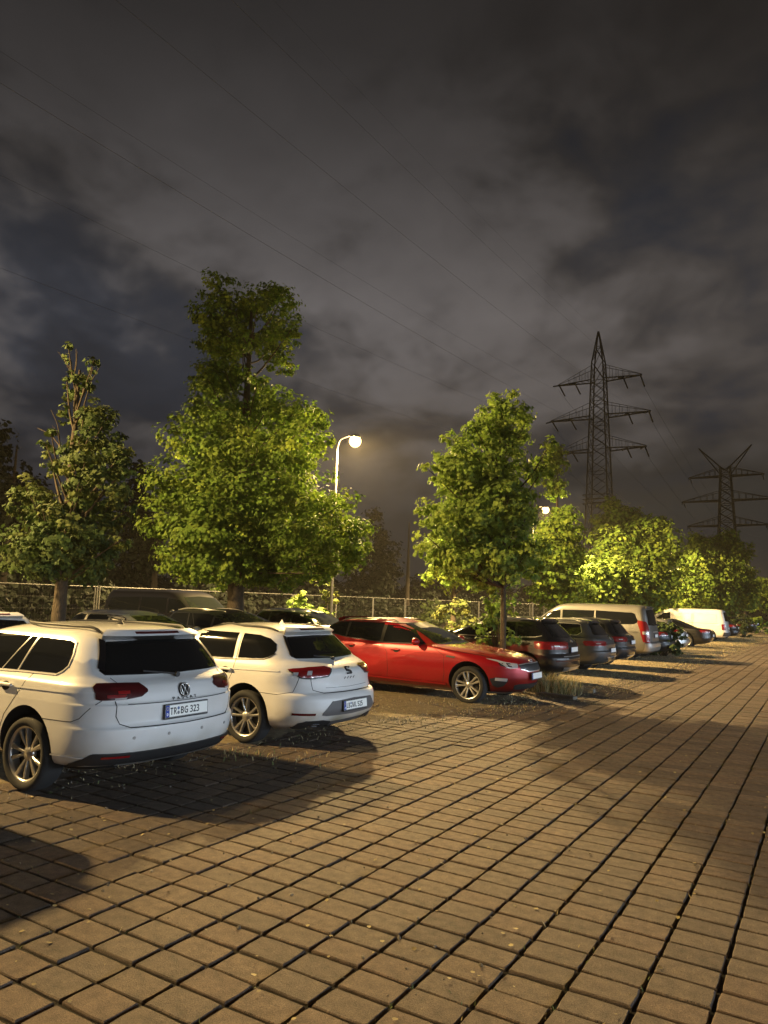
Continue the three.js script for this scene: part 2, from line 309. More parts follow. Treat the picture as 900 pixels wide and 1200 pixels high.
    const ringI = []; for (let i = 0; i < nx; i++) ringI.push(id(i, 0)); for (let j = 1; j <= m; j++) ringI.push(id(nx - 1, j)); for (let i = nx - 2; i >= 0; i--) ringI.push(id(i, m)); for (let j = m - 1; j >= 1; j--) ringI.push(id(0, j));
    const base = pos.length / 3, rn = ringI.length;
    for (const k of ringI) { for (const dd of [0, deep]) { pos.push(pos[k * 3] - nrm[k * 3] * dd, pos[k * 3 + 1] - nrm[k * 3 + 1] * dd, pos[k * 3 + 2] - nrm[k * 3 + 2] * dd); nrm.push(nrm[k * 3], nrm[k * 3 + 1], nrm[k * 3 + 2]); } }
    for (let k = 0; k < rn; k++) { const a = base + 2 * k, b = base + 2 * ((k + 1) % rn); idx.push(a, a + 1, b, b, a + 1, b + 1); }
    const g = new THREE.BufferGeometry(); g.setAttribute('position', new THREE.Float32BufferAttribute(pos, 3)); g.setAttribute('normal', new THREE.Float32BufferAttribute(nrm, 3)); g.setIndex(idx);
    const p0 = new THREE.Vector3(), v = (k) => new THREE.Vector3(pos[k * 3], pos[k * 3 + 1], pos[k * 3 + 2]);
    p0.copy(v(idx[1]).sub(v(idx[0])).cross(v(idx[2]).sub(v(idx[0])))); if (p0.dot(new THREE.Vector3(nrm[0], nrm[1], nrm[2])) < 0) { const ar = g.index.array; for (let k = 0; k < ar.length; k += 3) { const t = ar[k + 1]; ar[k + 1] = ar[k + 2]; ar[k + 2] = t; } }
    return g;
  }
  ribbon(mode, line, width, o = {}) {
    const pairs = line.map((p, k) => { const A = line[Math.max(0, k - 1)], B = line[Math.min(line.length - 1, k + 1)]; let dx = B[0] - A[0], dy = B[1] - A[1]; const l = Math.hypot(dx, dy) || 1; dx /= l; dy /= l; return [p[0] - dy * width / 2, p[1] + dx * width / 2, p[0] + dy * width / 2, p[1] - dx * width / 2]; });
    return this.patch(mode, pairs, { off: 0.003, deep: 0.006, ny: 1, step: 0.05, ...o });
  }
}
const CM = {
  white: phys(.74, .735, .72, .42, { clearcoat: 1, clearcoatRoughness: .025 }),
  white2: phys(.76, .75, .73, .42, { clearcoat: 1, clearcoatRoughness: .025 }),
  red: phys(.31, .003, .009, .34, { metalness: .3, clearcoat: 1, clearcoatRoughness: .025 }),
  black: phys(.006, .006, .008, .3, { clearcoat: 1, clearcoatRoughness: .025 }),
  grey: phys(.075, .08, .084, .38, { metalness: .5, clearcoat: 1, clearcoatRoughness: .025 }),
  dark: phys(.014, .016, .02, .36, { metalness: .3, clearcoat: 1, clearcoatRoughness: .025 }),
  silver: phys(.42, .41, .39, .38, { metalness: .6, clearcoat: 1, clearcoatRoughness: .06 }),
  champagne: phys(.19, .187, .178, .4, { metalness: .55, clearcoat: 1, clearcoatRoughness: .07 }),
  glass: phys(.006, .007, .008, .04, { specularIntensity: 1 }),
  tint: phys(.012, .015, .014, .05, {}),
  trim: std(.018, .018, .019, .55), gap: std(.006, .006, .006, .8), arch: std(.007, .007, .007, .95), matt: std(.03, .03, .032, .7), greyTrim: std(.11, .105, .105, .6),
  chrome: std(.7, .69, .66, .28, { metalness: .75 }), alloy: std(.55, .54, .52, .3, { metalness: .85 }), darkAlloy: std(.06, .06, .065, .35, { metalness: .7 }),
  rubber: std(.013, .013, .013, .85), disc: std(.012, .012, .012, .7),
  lampRed: phys(.2, .006, .008, .18, { clearcoat: 1, clearcoatRoughness: .03 }), lampDark: phys(.05, .004, .006, .18, { clearcoat: 1, clearcoatRoughness: .03 }), lampClear: phys(.42, .4, .4, .15, { clearcoat: 1 }),
  headGlass: phys(.42, .43, .45, .12, { clearcoat: 1, metalness: .2 }), lens: std(.8, .8, .82, .08, { metalness: 1 }), plate: std(.72, .72, .7, .45), eu: std(.01, .05, .35, .45), brakeRed: phys(.09, .006, .008, .25, { clearcoat: 1 }),
};
for (const k of ['white', 'white2', 'red']) { CM[k + 'Body'] = CM[k].clone(); CM[k + 'Body'].vertexColors = true; }
function roadDirt(g) {                                          // a film of dust and splashes low on the body
  const P = g.attributes.position, c = []; for (let k = 0; k < P.count; k++) { const x = P.getX(k), y = P.getY(k), z = P.getZ(k), n = fbm(x * 3.1, y * 4.2, z * 3.1 + 7, 4), d = clamp(smooth(.62, .2, y) * (.34 + .5 * n) + .05 + .1 * n); c.push(1 - d, 1 - d * 1.12, 1 - d * 1.35); }
  g.setAttribute('color', new THREE.Float32BufferAttribute(c, 3)); return g;
}
const EV = new Evaluator(); EV.useGroups = true; EV.attributes = ['position', 'normal'];
function carveArches(geo, axles, r, w, depth) {
  const cut = [];
  for (const x of axles) for (const s of [-1, 1]) cut.push(new THREE.CylinderGeometry(r, r, depth + 0.4, 40).rotateX(Math.PI / 2).translate(x, r - 0.02, s * (w - depth / 2 + 0.2)));
  const A = new Brush(geo, CM.white), B = new Brush(merged(cut), CM.arch); A.updateMatrixWorld(); B.updateMatrixWorld();
  const res = EV.evaluate(A, B, SUBTRACTION), g = res.geometry, list = Array.isArray(res.material) ? res.material : [res.material], out = { body: [], arch: [] };
  const I = g.index;
  for (const gr of g.groups) {
    const key = list[gr.materialIndex] === CM.arch ? 'arch' : 'body'; const P = g.attributes.position, N = g.attributes.normal;
    for (let k = gr.start; k < Math.min(gr.start + gr.count, I ? I.count : P.count); k++) { const v = I ? I.getX(k) : k; out[key].push(P.getX(v), P.getY(v), P.getZ(v), N.getX(v), N.getY(v), N.getZ(v)); }
  }
  const mk = (a) => { const p = [], n = []; for (let k = 0; k < a.length; k += 6) { p.push(a[k], a[k + 1], a[k + 2]); n.push(a[k + 3], a[k + 4], a[k + 5]); } const q = new THREE.BufferGeometry(); q.setAttribute('position', new THREE.Float32BufferAttribute(p, 3)); q.setAttribute('normal', new THREE.Float32BufferAttribute(n, 3)); return mergeVertices(q, 1e-5); };
  const four = { 'true,true': [], 'true,false': [], 'false,true': [], 'false,false': [] }, mid = (axles[0] + axles[1]) / 2, q = out.arch;
  for (let k = 0; k < q.length; k += 18) { const key = [(q[k] + q[k + 6] + q[k + 12]) / 3 > mid, (q[k + 2] + q[k + 8] + q[k + 14]) / 3 > 0].join(); for (let m = 0; m < 18; m++) four[key].push(q[k + m]); }
  return [mk(out.body), ...Object.values(four).map(mk)];
}
// wheels: tyre, rim and spokes facing +z
const wheelCache = new Map();
function wheelGeo(r, style) {
  const key = r + style; if (wheelCache.has(key)) return wheelCache.get(key);
  const rr = r * (style === 'far' ? .7 : .735), w = .105;
  const tp = [[rr, -w], [rr + .012, -w - .004], [r * .93, -w - .006], [r - .012, -w + .018], [r, -w + .035], [r, w - .035], [r - .012, w - .018], [r * .93, w + .006], [rr + .03, w + .004], [rr + .008, w - .004], [rr, w - .012]].map((p) => new THREE.Vector2(p[0], p[1]));
  const tyre = new THREE.LatheGeometry(tp, 56).rotateX(Math.PI / 2);
  const ringG = new THREE.LatheGeometry([[rr - .012, .0], [rr - .022, .07], [rr - .012, .088], [rr + .004, .096], [rr + .01, .09], [rr + .004, .07], [rr + .002, 0]].map((p) => new THREE.Vector2(p[0], p[1])), 56).rotateX(Math.PI / 2);
  const sp = [], spoke = (a0, a1, w0, w1, r0, r1, z0, z1) => {                 // a tapered bevelled bar between two polar points
    const A = [Math.cos(a0) * r0, Math.sin(a0) * r0], B = [Math.cos(a1) * r1, Math.sin(a1) * r1]; let tx = B[0] - A[0], ty = B[1] - A[1]; const l = Math.hypot(tx, ty); tx /= l; ty /= l; const px = -ty, py = tx;
    const sec = (C, ww, z) => [[C[0] + px * ww, C[1] + py * ww, z - .04], [C[0] + px * ww, C[1] + py * ww, z - .006], [C[0] + px * ww * .6, C[1] + py * ww * .6, z], [C[0] - px * ww * .6, C[1] - py * ww * .6, z], [C[0] - px * ww, C[1] - py * ww, z - .006], [C[0] - px * ww, C[1] - py * ww, z - .04]];
    const P = [], S = [sec(A, w0, z0), sec([(A[0] + B[0]) / 2, (A[1] + B[1]) / 2], (w0 + w1) / 2.1, lerp(z0, z1, .5) + .004), sec(B, w1, z1)];
    for (let s = 0; s < 2; s++) for (let k = 0; k < 5; k++) { const a = S[s][k], b = S[s][k + 1], c = S[s + 1][k], d = S[s + 1][k + 1]; P.push(...a, ...c, ...b, ...b, ...c, ...d); }
    const g = new THREE.BufferGeometry(); g.setAttribute('position', new THREE.Float32BufferAttribute(P, 3)); g.computeVertexNormals(); sp.push(g);
  };
  const T = Math.PI * 2;
  if (style === 'twin') for (let k = 0; k < 5; k++) { const a = k / 5 * T + .31; spoke(a - .16, a - .23, .012, .015, .05, rr - .008, .066, .086); spoke(a + .16, a + .2, .012, .015, .05, rr - .008, .066, .086); }
  else if (style === 'ten') for (let k = 0; k < 5; k++) { const a = k / 5 * T + .2; spoke(a - .28, a - .2, .015, .02, .05, rr - .008, .07, .088); spoke(a + .28, a + .2, .015, .02, .05, rr - .008, .07, .088); }
  else if (style === 'blade') for (let k = 0; k < 5; k++) { const a = k / 5 * T + .1; spoke(a - .12, a - .24, .013, .024, .05, rr - .008, .066, .084); spoke(a + .2, a + .26, .011, .02, .05, rr - .008, .06, .08); }
  else for (let k = 0; k < 7; k++) { const a = k / 7 * T; spoke(a, a, .03, .036, .04, rr - .006, .07, .085); }
  const hub = new THREE.LatheGeometry([[0, .075], [.03, .074], [.036, .068], [.062, .062], [.07, .04], [.07, .02]].map((p) => new THREE.Vector2(p[0], p[1])), 24).rotateX(Math.PI / 2);
  hub.computeVertexNormals();
  const rim = merged([ringG, ...sp, hub]);
  const inner = merged([new THREE.CircleGeometry(rr, 40).translate(0, 0, -.02), new THREE.CylinderGeometry(rr * .72, rr * .72, .02, 32).rotateX(Math.PI / 2).translate(0, 0, .0)]);
  const out = { tyre, rim, inner }; wheelCache.set(key, out); return out;
}
function addWheel(car, x, z, r, style, rimMat, turn = 0.3) {
  const s = Math.sign(z), g = wheelGeo(r, style), w = new THREE.Group(); w.name = 'wheel'; w.position.set(x, r - 0.004, z); w.rotation.set(0, s < 0 ? Math.PI : 0, 0); car.add(w);
  part(w, 'tyre', g.tyre, CM.rubber); const rim = part(w, 'rim', g.rim, rimMat); rim.rotation.z = turn; part(w, 'brake_disc', g.inner, CM.disc); return w;
}
// number plate as a thin board with its lettering
function plateMat(text, eu = true) {
  const c = document.createElement('canvas'); c.width = 1040; c.height = 220; const x = c.getContext('2d');
  x.fillStyle = '#f2f1ea'; x.fillRect(0, 0, 1040, 220); x.strokeStyle = '#111'; x.lineWidth = 8; x.strokeRect(6, 6, 1028, 208);
  if (eu) { x.fillStyle = '#123a9e'; x.fillRect(10, 10, 86, 200); x.fillStyle = '#f4d23a'; for (let k = 0; k < 12; k++) { x.beginPath(); x.arc(53 + 26 * Math.cos(k / 12 * 6.283), 66 + 26 * Math.sin(k / 12 * 6.283), 4.5, 0, 7); x.fill(); } x.fillStyle = '#fff'; x.font = 'bold 64px sans-serif'; x.textAlign = 'center'; x.fillText('D', 53, 186); }
  if (text) {
    x.fillStyle = '#0c0c0c'; x.textAlign = 'left'; x.textBaseline = 'middle'; const [a, b] = text; x.font = 'bold 168px sans-serif'; x.save(); x.translate(112, 116); x.scale(.8, 1.02); x.fillText(a, 0, 0); const wa = x.measureText(a).width * .8; x.restore();
    const sx = 112 + wa + 38; x.fillStyle = '#3c5a8a'; x.beginPath(); x.arc(sx, 72, 28, 0, 7); x.fill(); x.fillStyle = '#6d6f74'; x.beginPath(); x.arc(sx, 150, 30, 0, 7); x.fill();
    x.fillStyle = '#0c0c0c'; x.save(); x.translate(sx + 42, 116); const room = 1010 - sx - 42, wb = x.measureText(b).width; x.scale(Math.min(.86, room / wb), 1.02); x.fillText(b, 0, 0); x.restore();
  }
  const t = new THREE.CanvasTexture(c); t.colorSpace = THREE.SRGBColorSpace; t.anisotropy = 8;
  return new THREE.MeshStandardMaterial({ map: t, roughness: .45 });
}
const plainPlate = plateMat(null);
function addPlate(car, sh, end, h, mat, tilt = 0.1, zoff = 0) {
  const p = sh.point(end, zoff, h), s = end === 'rear' ? 1 : -1; const g = new THREE.Group(); g.name = 'number_plate'; g.position.set(p.x + s * 0.016, h, p.z); g.rotation.set(0, s * Math.PI / 2, 0); g.rotation.order = 'YXZ'; g.rotation.x = -tilt; car.add(g);
  part(g, 'plate_holder', new RoundedBoxGeometry(.535, .135, .016, 2, .006), CM.matt); const b = part(g, 'plate_face', new THREE.PlaneGeometry(.52, .112), mat); b.position.set(0, .004, .0105); return g;
}
function placeOn(mesh, sh, mode, a, h, sz, lift = 0.01) {           // lay a small part's +z on the body's normal
  const p = sh.point(mode, a, h, sz), n = sh.normal(mode, a, h, sz); const y = new THREE.Vector3(0, 1, 0).addScaledVector(n, -n.y).normalize(), x = y.clone().cross(n);
  mesh.quaternion.setFromRotationMatrix(new THREE.Matrix4().makeBasis(x, y, n)); mesh.position.copy(p.addScaledVector(n, lift)); return mesh;
}
function addHandle(car, sh, x, h, mat) { for (const s of [1, -1]) { const m = part(car, 'door_handle', new RoundedBoxGeometry(.2, .032, .03, 3, .014), mat); placeOn(m, sh, 'side', x, h, s, .02); const c = part(car, 'handle_recess', new THREE.SphereGeometry(.055, 16, 10).scale(1.2, .75, .12), CM.gap); placeOn(c, sh, 'side', x - .02, h - .012, s, .001); } }
function addMirror(car, sh, x, h, mat) {
  for (const s of [1, -1]) { const p = sh.point('side', x, h, s); const g = new THREE.Group(); g.name = 'wing_mirror'; g.position.set(p.x, h + .03, p.z + s * .14); car.add(g);
    const sg = new THREE.SphereGeometry(.1, 20, 14).scale(.72, .72, 1.15); const q = sg.attributes.position; for (let k = 0; k < q.count; k++) if (q.getX(k) > .03) q.setX(k, .03); sg.computeVertexNormals();
    part(g, 'mirror_housing', sg, mat); part(g, 'mirror_glass', new THREE.CircleGeometry(.066, 20).scale(1.3, .85, 1).rotateY(Math.PI / 2).translate(.034, 0, 0), CM.glass); part(g, 'mirror_foot', bar([0, -.03, -s * .02], [-.01, -.06, -s * .15], .022, 8), CM.trim); }
}
function roofRails(car, sh, line, mat, lift = .035) {
  for (const s of [1, -1]) { const pts = line.map(([x, h], k) => { const p = sh.point('side', x, h, s); const e = k === 0 || k === line.length - 1 ? .0 : lift; return new THREE.Vector3(p.x, p.y + e, p.z - s * .005); }); part(car, 'roof_rail', new THREE.TubeGeometry(new THREE.CatmullRomCurve3(pts, false, 'centripetal'), 40, .014, 8), mat); }
}
const both = (f) => { f(1); f(-1); };

const ROWS = {
  estate: [[.25, .74, .70, -3.34, .4, .8, 3, 2.6], [.295, .85, .9, -3.54, .5, .9, 3, 2.5], [.36, .885, 1.00, -3.63, .6, 1, 3, 2.4], [.50, .905, 1.06, -3.69, .65, 1.05, 3, 2.4], [.60, .91, 1.07, -3.7, .65, 1.05, 3, 2.4], [.635, .911, 1.045, -3.68, .65, 1.05, 3, 2.4], [.67, .912, 1.035, -3.64, .65, 1.05, 3, 2.4], [.80, .912, 1.04, -3.4, .65, 1, 3, 2.4], [.825, .911, 1.02, -3.3, .65, 1, 3, 2.4], [.90, .905, 1.00, -2.95, .62, .9, 3, 2.5], [.955, .897, .97, -2.5, .58, .7, 3, 2.8], [.985, .875, .93, -2.27, .52, .55, 3, 3], [1.03, .85, .845, -2.12, .45, .5, 3.2, 3], [1.12, .815, .765, -1.92, .42, .5, 3.2, 3], [1.22, .775, .69, -1.66, .4, .5, 3.2, 3], [1.31, .73, .61, -1.38, .38, .5, 3.2, 3], [1.37, .685, .55, -1.18, .38, .5, 3, 3], [1.415, .6, .47, -1.02, .36, .5, 2.8, 2.8], [1.442, .48, .33, -.9, .36, .5, 2.6, 2.6], [1.458, .3, .05, -.75, .3, .4, 2.4, 2.4], [1.465, .06, -.3, -.6, .1, .1, 2, 2]],
  hatch: [[.18, .70, .60, -3.2, .4, .8, 3, 2.6], [.26, .83, .88, -3.4, .5, .9, 3, 2.5], [.36, .885, .98, -3.5, .62, 1, 3, 2.4], [.46, .90, 1.025, -3.54, .68, 1.05, 2.8, 2.4], [.56, .905, 1.02, -3.55, .7, 1.05, 2.8, 2.4], [.62, .908, .99, -3.53, .7, 1.05, 2.8, 2.4], [.655, .909, .945, -3.5, .7, 1.05, 2.8, 2.4], [.76, .91, .93, -3.35, .72, 1, 2.7, 2.4], [.85, .907, .925, -2.95, .72, .9, 2.7, 2.5], [.90, .90, .90, -2.6, .7, .8, 2.7, 2.6], [.945, .888, .825, -2.36, .62, .6, 2.8, 2.8], [.985, .868, .715, -2.18, .5, .5, 3, 3], [1.02, .85, .635, -2.05, .45, .5, 3, 3], [1.10, .82, .545, -1.86, .42, .5, 3, 3], [1.20, .78, .43, -1.6, .4, .5, 3, 3], [1.28, .738, .345, -1.36, .38, .5, 3, 3], [1.33, .695, .29, -1.2, .38, .5, 2.8, 3], [1.375, .61, .2, -1, .36, .5, 2.6, 2.8], [1.405, .48, .06, -.88, .36, .5, 2.5, 2.6], [1.42, .3, -.15, -.75, .3, .4, 2.4, 2.4], [1.428, .06, -.4, -.6, .08, .08, 2, 2]],
  sportwagon: [[.17, .68, .7, -3.35, .5, .9, 3, 2.4], [.24, .82, .95, -3.58, .6, 1, 3, 2.4], [.34, .89, 1.05, -3.7, .65, 1.05, 3, 2.3], [.48, .915, 1.09, -3.755, .65, 1.1, 3, 2.3], [.60, .925, 1.08, -3.75, .65, 1.1, 3, 2.3], [.70, .928, 1.05, -3.715, .65, 1.1, 3, 2.4], [.77, .926, 1.03, -3.64, .6, 1.1, 3, 2.4], [.83, .92, 1.01, -3.5, .6, 1.1, 3, 2.5], [.88, .912, 1, -3.27, .6, 1, 3, 2.6], [.925, .90, .98, -2.95, .55, .85, 3, 2.7], [.965, .885, .95, -2.55, .5, .65, 3, 2.8], [1, .862, .9, -2.2, .45, .5, 3, 3], [1.1, .822, .76, -1.98, .42, .5, 3, 3], [1.2, .777, .61, -1.76, .4, .5, 3, 3], [1.3, .727, .46, -1.5, .4, .5, 3, 3], [1.37, .672, .32, -1.28, .38, .5, 3, 3], [1.41, .59, .15, -1.1, .36, .5, 2.8, 2.8], [1.435, .46, -.1, -.98, .36, .5, 2.6, 2.6], [1.449, .28, -.4, -.88, .2, .2, 2.4, 2.4], [1.456, .05, -.6, -.78, .05, .05, 2, 2]],
  suv: [[.24, .72, .55, -3.2, .4, .8, 3, 2.6], [.32, .86, .80, -3.38, .5, .9, 3, 2.5], [.45, .91, .91, -3.46, .6, 1, 2.8, 2.4], [.6, .925, .93, -3.48, .64, 1.02, 2.7, 2.4], [.68, .927, .9, -3.46, .64, 1.02, 2.7, 2.4], [.74, .926, .87, -3.42, .62, 1, 2.7, 2.4], [.86, .924, .87, -3.25, .62, .95, 2.7, 2.4], [.95, .918, .85, -2.8, .6, .8, 2.7, 2.6], [1, .905, .8, -2.4, .55, .65, 2.8, 2.8], [1.04, .882, .74, -2.18, .48, .5, 3, 3], [1.1, .855, .68, -2.02, .45, .5, 3, 3], [1.2, .82, .58, -1.78, .42, .5, 3, 3], [1.3, .78, .47, -1.52, .4, .5, 3, 3], [1.39, .73, .37, -1.25, .38, .5, 3, 3], [1.45, .64, .28, -1.05, .36, .5, 2.8, 2.8], [1.485, .5, .1, -.9, .36, .5, 2.6, 2.6], [1.503, .3, -.15, -.75, .3, .4, 2.4, 2.4], [1.51, .06, -.4, -.6, .08, .08, 2, 2]],
  van: [[.25, .80, .80, -3.6, .3, .6, 4, 3], [.34, .92, .98, -3.85, .34, .7, 4, 2.8], [.5, .955, 1.03, -3.92, .36, .75, 4, 2.6], [.62, .965, 1.03, -3.93, .36, .75, 4, 2.6], [.66, .967, .99, -3.92, .34, .75, 4, 2.6], [.85, .97, .98, -3.85, .34, .75, 4, 2.6], [.95, .97, .97, -3.7, .34, .75, 4, 2.6], [1.05, .967, .96, -3.72, .34, .7, 4, 2.8], [1.15, .958, .945, -3.5, .34, .6, 4, 3], [1.25, .945, .93, -3.3, .34, .55, 4, 3], [1.45, .918, .89, -3.03, .34, .55, 4, 3], [1.65, .88, .85, -2.75, .34, .5, 3.8, 3], [1.8, .83, .81, -2.52, .32, .5, 3.4, 3], [1.88, .75, .75, -2.35, .32, .5, 3, 2.8], [1.93, .58, .6, -2.1, .3, .5, 2.8, 2.6], [1.95, .3, .3, -1.5, .3, .4, 2.4, 2.4], [1.957, .05, 0, -1.2, .1, .1, 2, 2]],
  coupe: [[.17, .7, .7, -3.3, .4, .8, 3, 2.6], [.25, .83, .98, -3.5, .5, .9, 3, 2.5], [.36, .885, 1.1, -3.62, .65, 1, 2.8, 2.4], [.5, .905, 1.15, -3.67, .72, 1.05, 2.7, 2.4], [.6, .91, 1.15, -3.68, .74, 1.05, 2.6, 2.4], [.7, .912, 1.13, -3.6, .74, 1.05, 2.6, 2.4], [.8, .91, 1.12, -3.3, .74, 1, 2.6, 2.4], [.88, .9, 1.08, -2.9, .7, .9, 2.6, 2.5], [.93, .885, .92, -2.45, .62, .7, 2.7, 2.7], [.96, .865, .62, -2.2, .5, .55, 2.8, 3], [1, .84, .38, -2.05, .45, .5, 2.8, 3], [1.08, .805, .14, -1.86, .45, .5, 2.8, 3], [1.18, .76, -.1, -1.6, .45, .5, 2.8, 3], [1.27, .71, -.32, -1.34, .42, .5, 2.8, 3], [1.33, .64, -.5, -1.12, .38, .4, 2.6, 2.8], [1.36, .5, -.6, -1.0, .2, .2, 2.5, 2.6], [1.375, .28, -.7, -.92, .1, .1, 2.4, 2.4], [1.38, .06, -.76, -.84, .03, .03, 2, 2]],
};
function makeCar(c) {
  const car = thing(c.name, c.label, c.category || 'car', c.X, c.Z, c.nose ? Math.PI : (c.turn || 0), c.group);
  const sh = new Shell(c.stretch ? ROWS[c.rows].map((q) => q.map((v, k) => k === 3 ? v * c.stretch : v)) : ROWS[c.rows], c.per || 5, c.q || 1), wb = c.wb, r = c.r || .32, W0 = Math.max(...ROWS[c.rows].map((q) => q[1]));
  const [body, ...arches] = carveArches(sh.geometry(), [0, -wb], c.archR || r + .055, W0, .36);
  const key = Object.keys(CM).find((n) => CM[n] === c.paint), dusty = CM[key + 'Body']; part(car, 'body', dusty ? roadDirt(body) : body, dusty || c.paint); for (const a of arches) part(car, 'wheel_arch_liner', a, CM.arch);
  part(car, 'underbody', new RoundedBoxGeometry(wb + .9, .1, 1.3, 2, .04).translate(-wb / 2, .25, 0), CM.arch);
  for (const x of [0, -wb]) for (const s of [-1, 1]) addWheel(car, x, s * (W0 - .118), r, c.style || 'far', c.rim || CM.alloy, c.rimTurn ?? .3);
  const P = (name, mode, pairs, mat, o = {}) => part(car, name, sh.patch(mode, pairs, o), mat);
  const both2 = (name, mode, pairs, mat, o = {}) => both((s) => P(name, mode, pairs, mat, { ...o, sz: s }));
  const RB = (name, mode, line, w, mat, o = {}) => part(car, name, sh.ribbon(mode, line, w, o), mat);
  const seams = [];
  const seam = (mode, line, w = .006, sz = 1) => seams.push(sh.ribbon(mode, line, w, { off: .0012, deep: .004, sz }));
  const arc = (mode, x, h) => { const Q = mode === 'rear' ? sh.at(h) : sh.at(h).slice().reverse(); let s = 0; for (let k = 1; k < Q.length; k++) { const hit = mode === 'rear' ? Q[k][0] <= x : Q[k][0] >= x; s += Math.hypot(Q[k][0] - Q[k - 1][0], Q[k][1] - Q[k - 1][1]); if (hit) return s; } return s; };
  const glass = c.glass || CM.glass;
  for (const w of c.windows || []) both2('side_window', 'side', w, glass, { off: .003, deep: .01, step: .05 });
  if (c.screen) P('windscreen', 'front', c.screen, c.screenMat || CM.tint, { off: .003 });
  if (c.rearGlass) P('rear_window', 'rear', c.rearGlass, glass, { off: .004 });
  c.extra?.({ car, sh, P, both2, RB, seam, arc });
  if (seams.length) part(car, 'panel_gaps', merged(seams), CM.gap);
  return car;
}
// shared rear furniture of the plainer cars
function plainRear({ car, sh, P, both2, RB, seam, arc }, o) {
  const so = arc('rear', o.tailX, o.tailH), h0 = o.tailH - o.tailS / 2, h1 = o.tailH + o.tailS / 2;
  both((s) => { const t = part(car, 'tail_light', sh.patch('rear', [[o.tailIn, h1 - .02, o.tailIn + .03, h0 + .02], [o.tailIn + .1, h1, o.tailIn + .12, h0], [so - .05, h1, so - .05, h0], [so, h1 - .03, so, h0 + .03]], { sz: s, off: .008 }), o.tailMat || CM.lampRed); const q = lerp(o.tailIn, so, .45); part(t, 'lamp_lens', sh.patch('rear', [[q - .07, o.tailH + .012, q - .07, o.tailH - .016], [q + .07, o.tailH + .012, q + .07, o.tailH - .016]], { sz: s, off: .0115 }), CM.lampClear); });
  addPlate(car, sh, 'rear', o.plateH, plainPlate, .06);
  if (o.bumperDark) P('bumper_insert', 'rear', [[-.85, o.bumperDark, -.85, o.bumperDark - .12], [-.5, o.bumperDark + .02, -.5, o.bumperDark - .16], [.5, o.bumperDark + .02, .5, o.bumperDark - .16], [.85, o.bumperDark, .85, o.bumperDark - .12]], CM.trim, { off: .008 });
  seam('rear', [[-.62, h0 - .01], [-.6, o.gateH + .05], [-.5, o.gateH], [.5, o.gateH], [.6, o.gateH + .05], [.62, h0 - .01]]);
  if (o.chrome) RB('chrome_strip', 'rear', [[-.5, o.chrome], [.5, o.chrome]], .022, CM.chrome, { off: .012 });
  const b = part(car, 'emblem', new THREE.CylinderGeometry(.045, .045, .012, 24).rotateX(Math.PI / 2), CM.chrome); placeOn(b, sh, 'rear', 0.001, o.emblemH, 1, .008);
}
function spoiler(car, sh, h, half, mat, brake = true) {
  part(car, 'roof_spoiler', sh.patch('rear', [[-half, h - .012, -half - .02, h - .03], [-half * .9, h + .015, -half * .9, h - .032], [half * .9, h + .015, half * .9, h - .032], [half, h - .012, half + .02, h - .03]], { off: .06, deep: .075, ny: 2 }), mat);
  if (brake) part(car, 'brake_light', sh.ribbon('rear', [[-.26, h - .008], [.26, h - .008]], .016, { off: .0625, deep: .008 }), CM.brakeRed);
}
const rowGroup = 'cars parked in the front row';

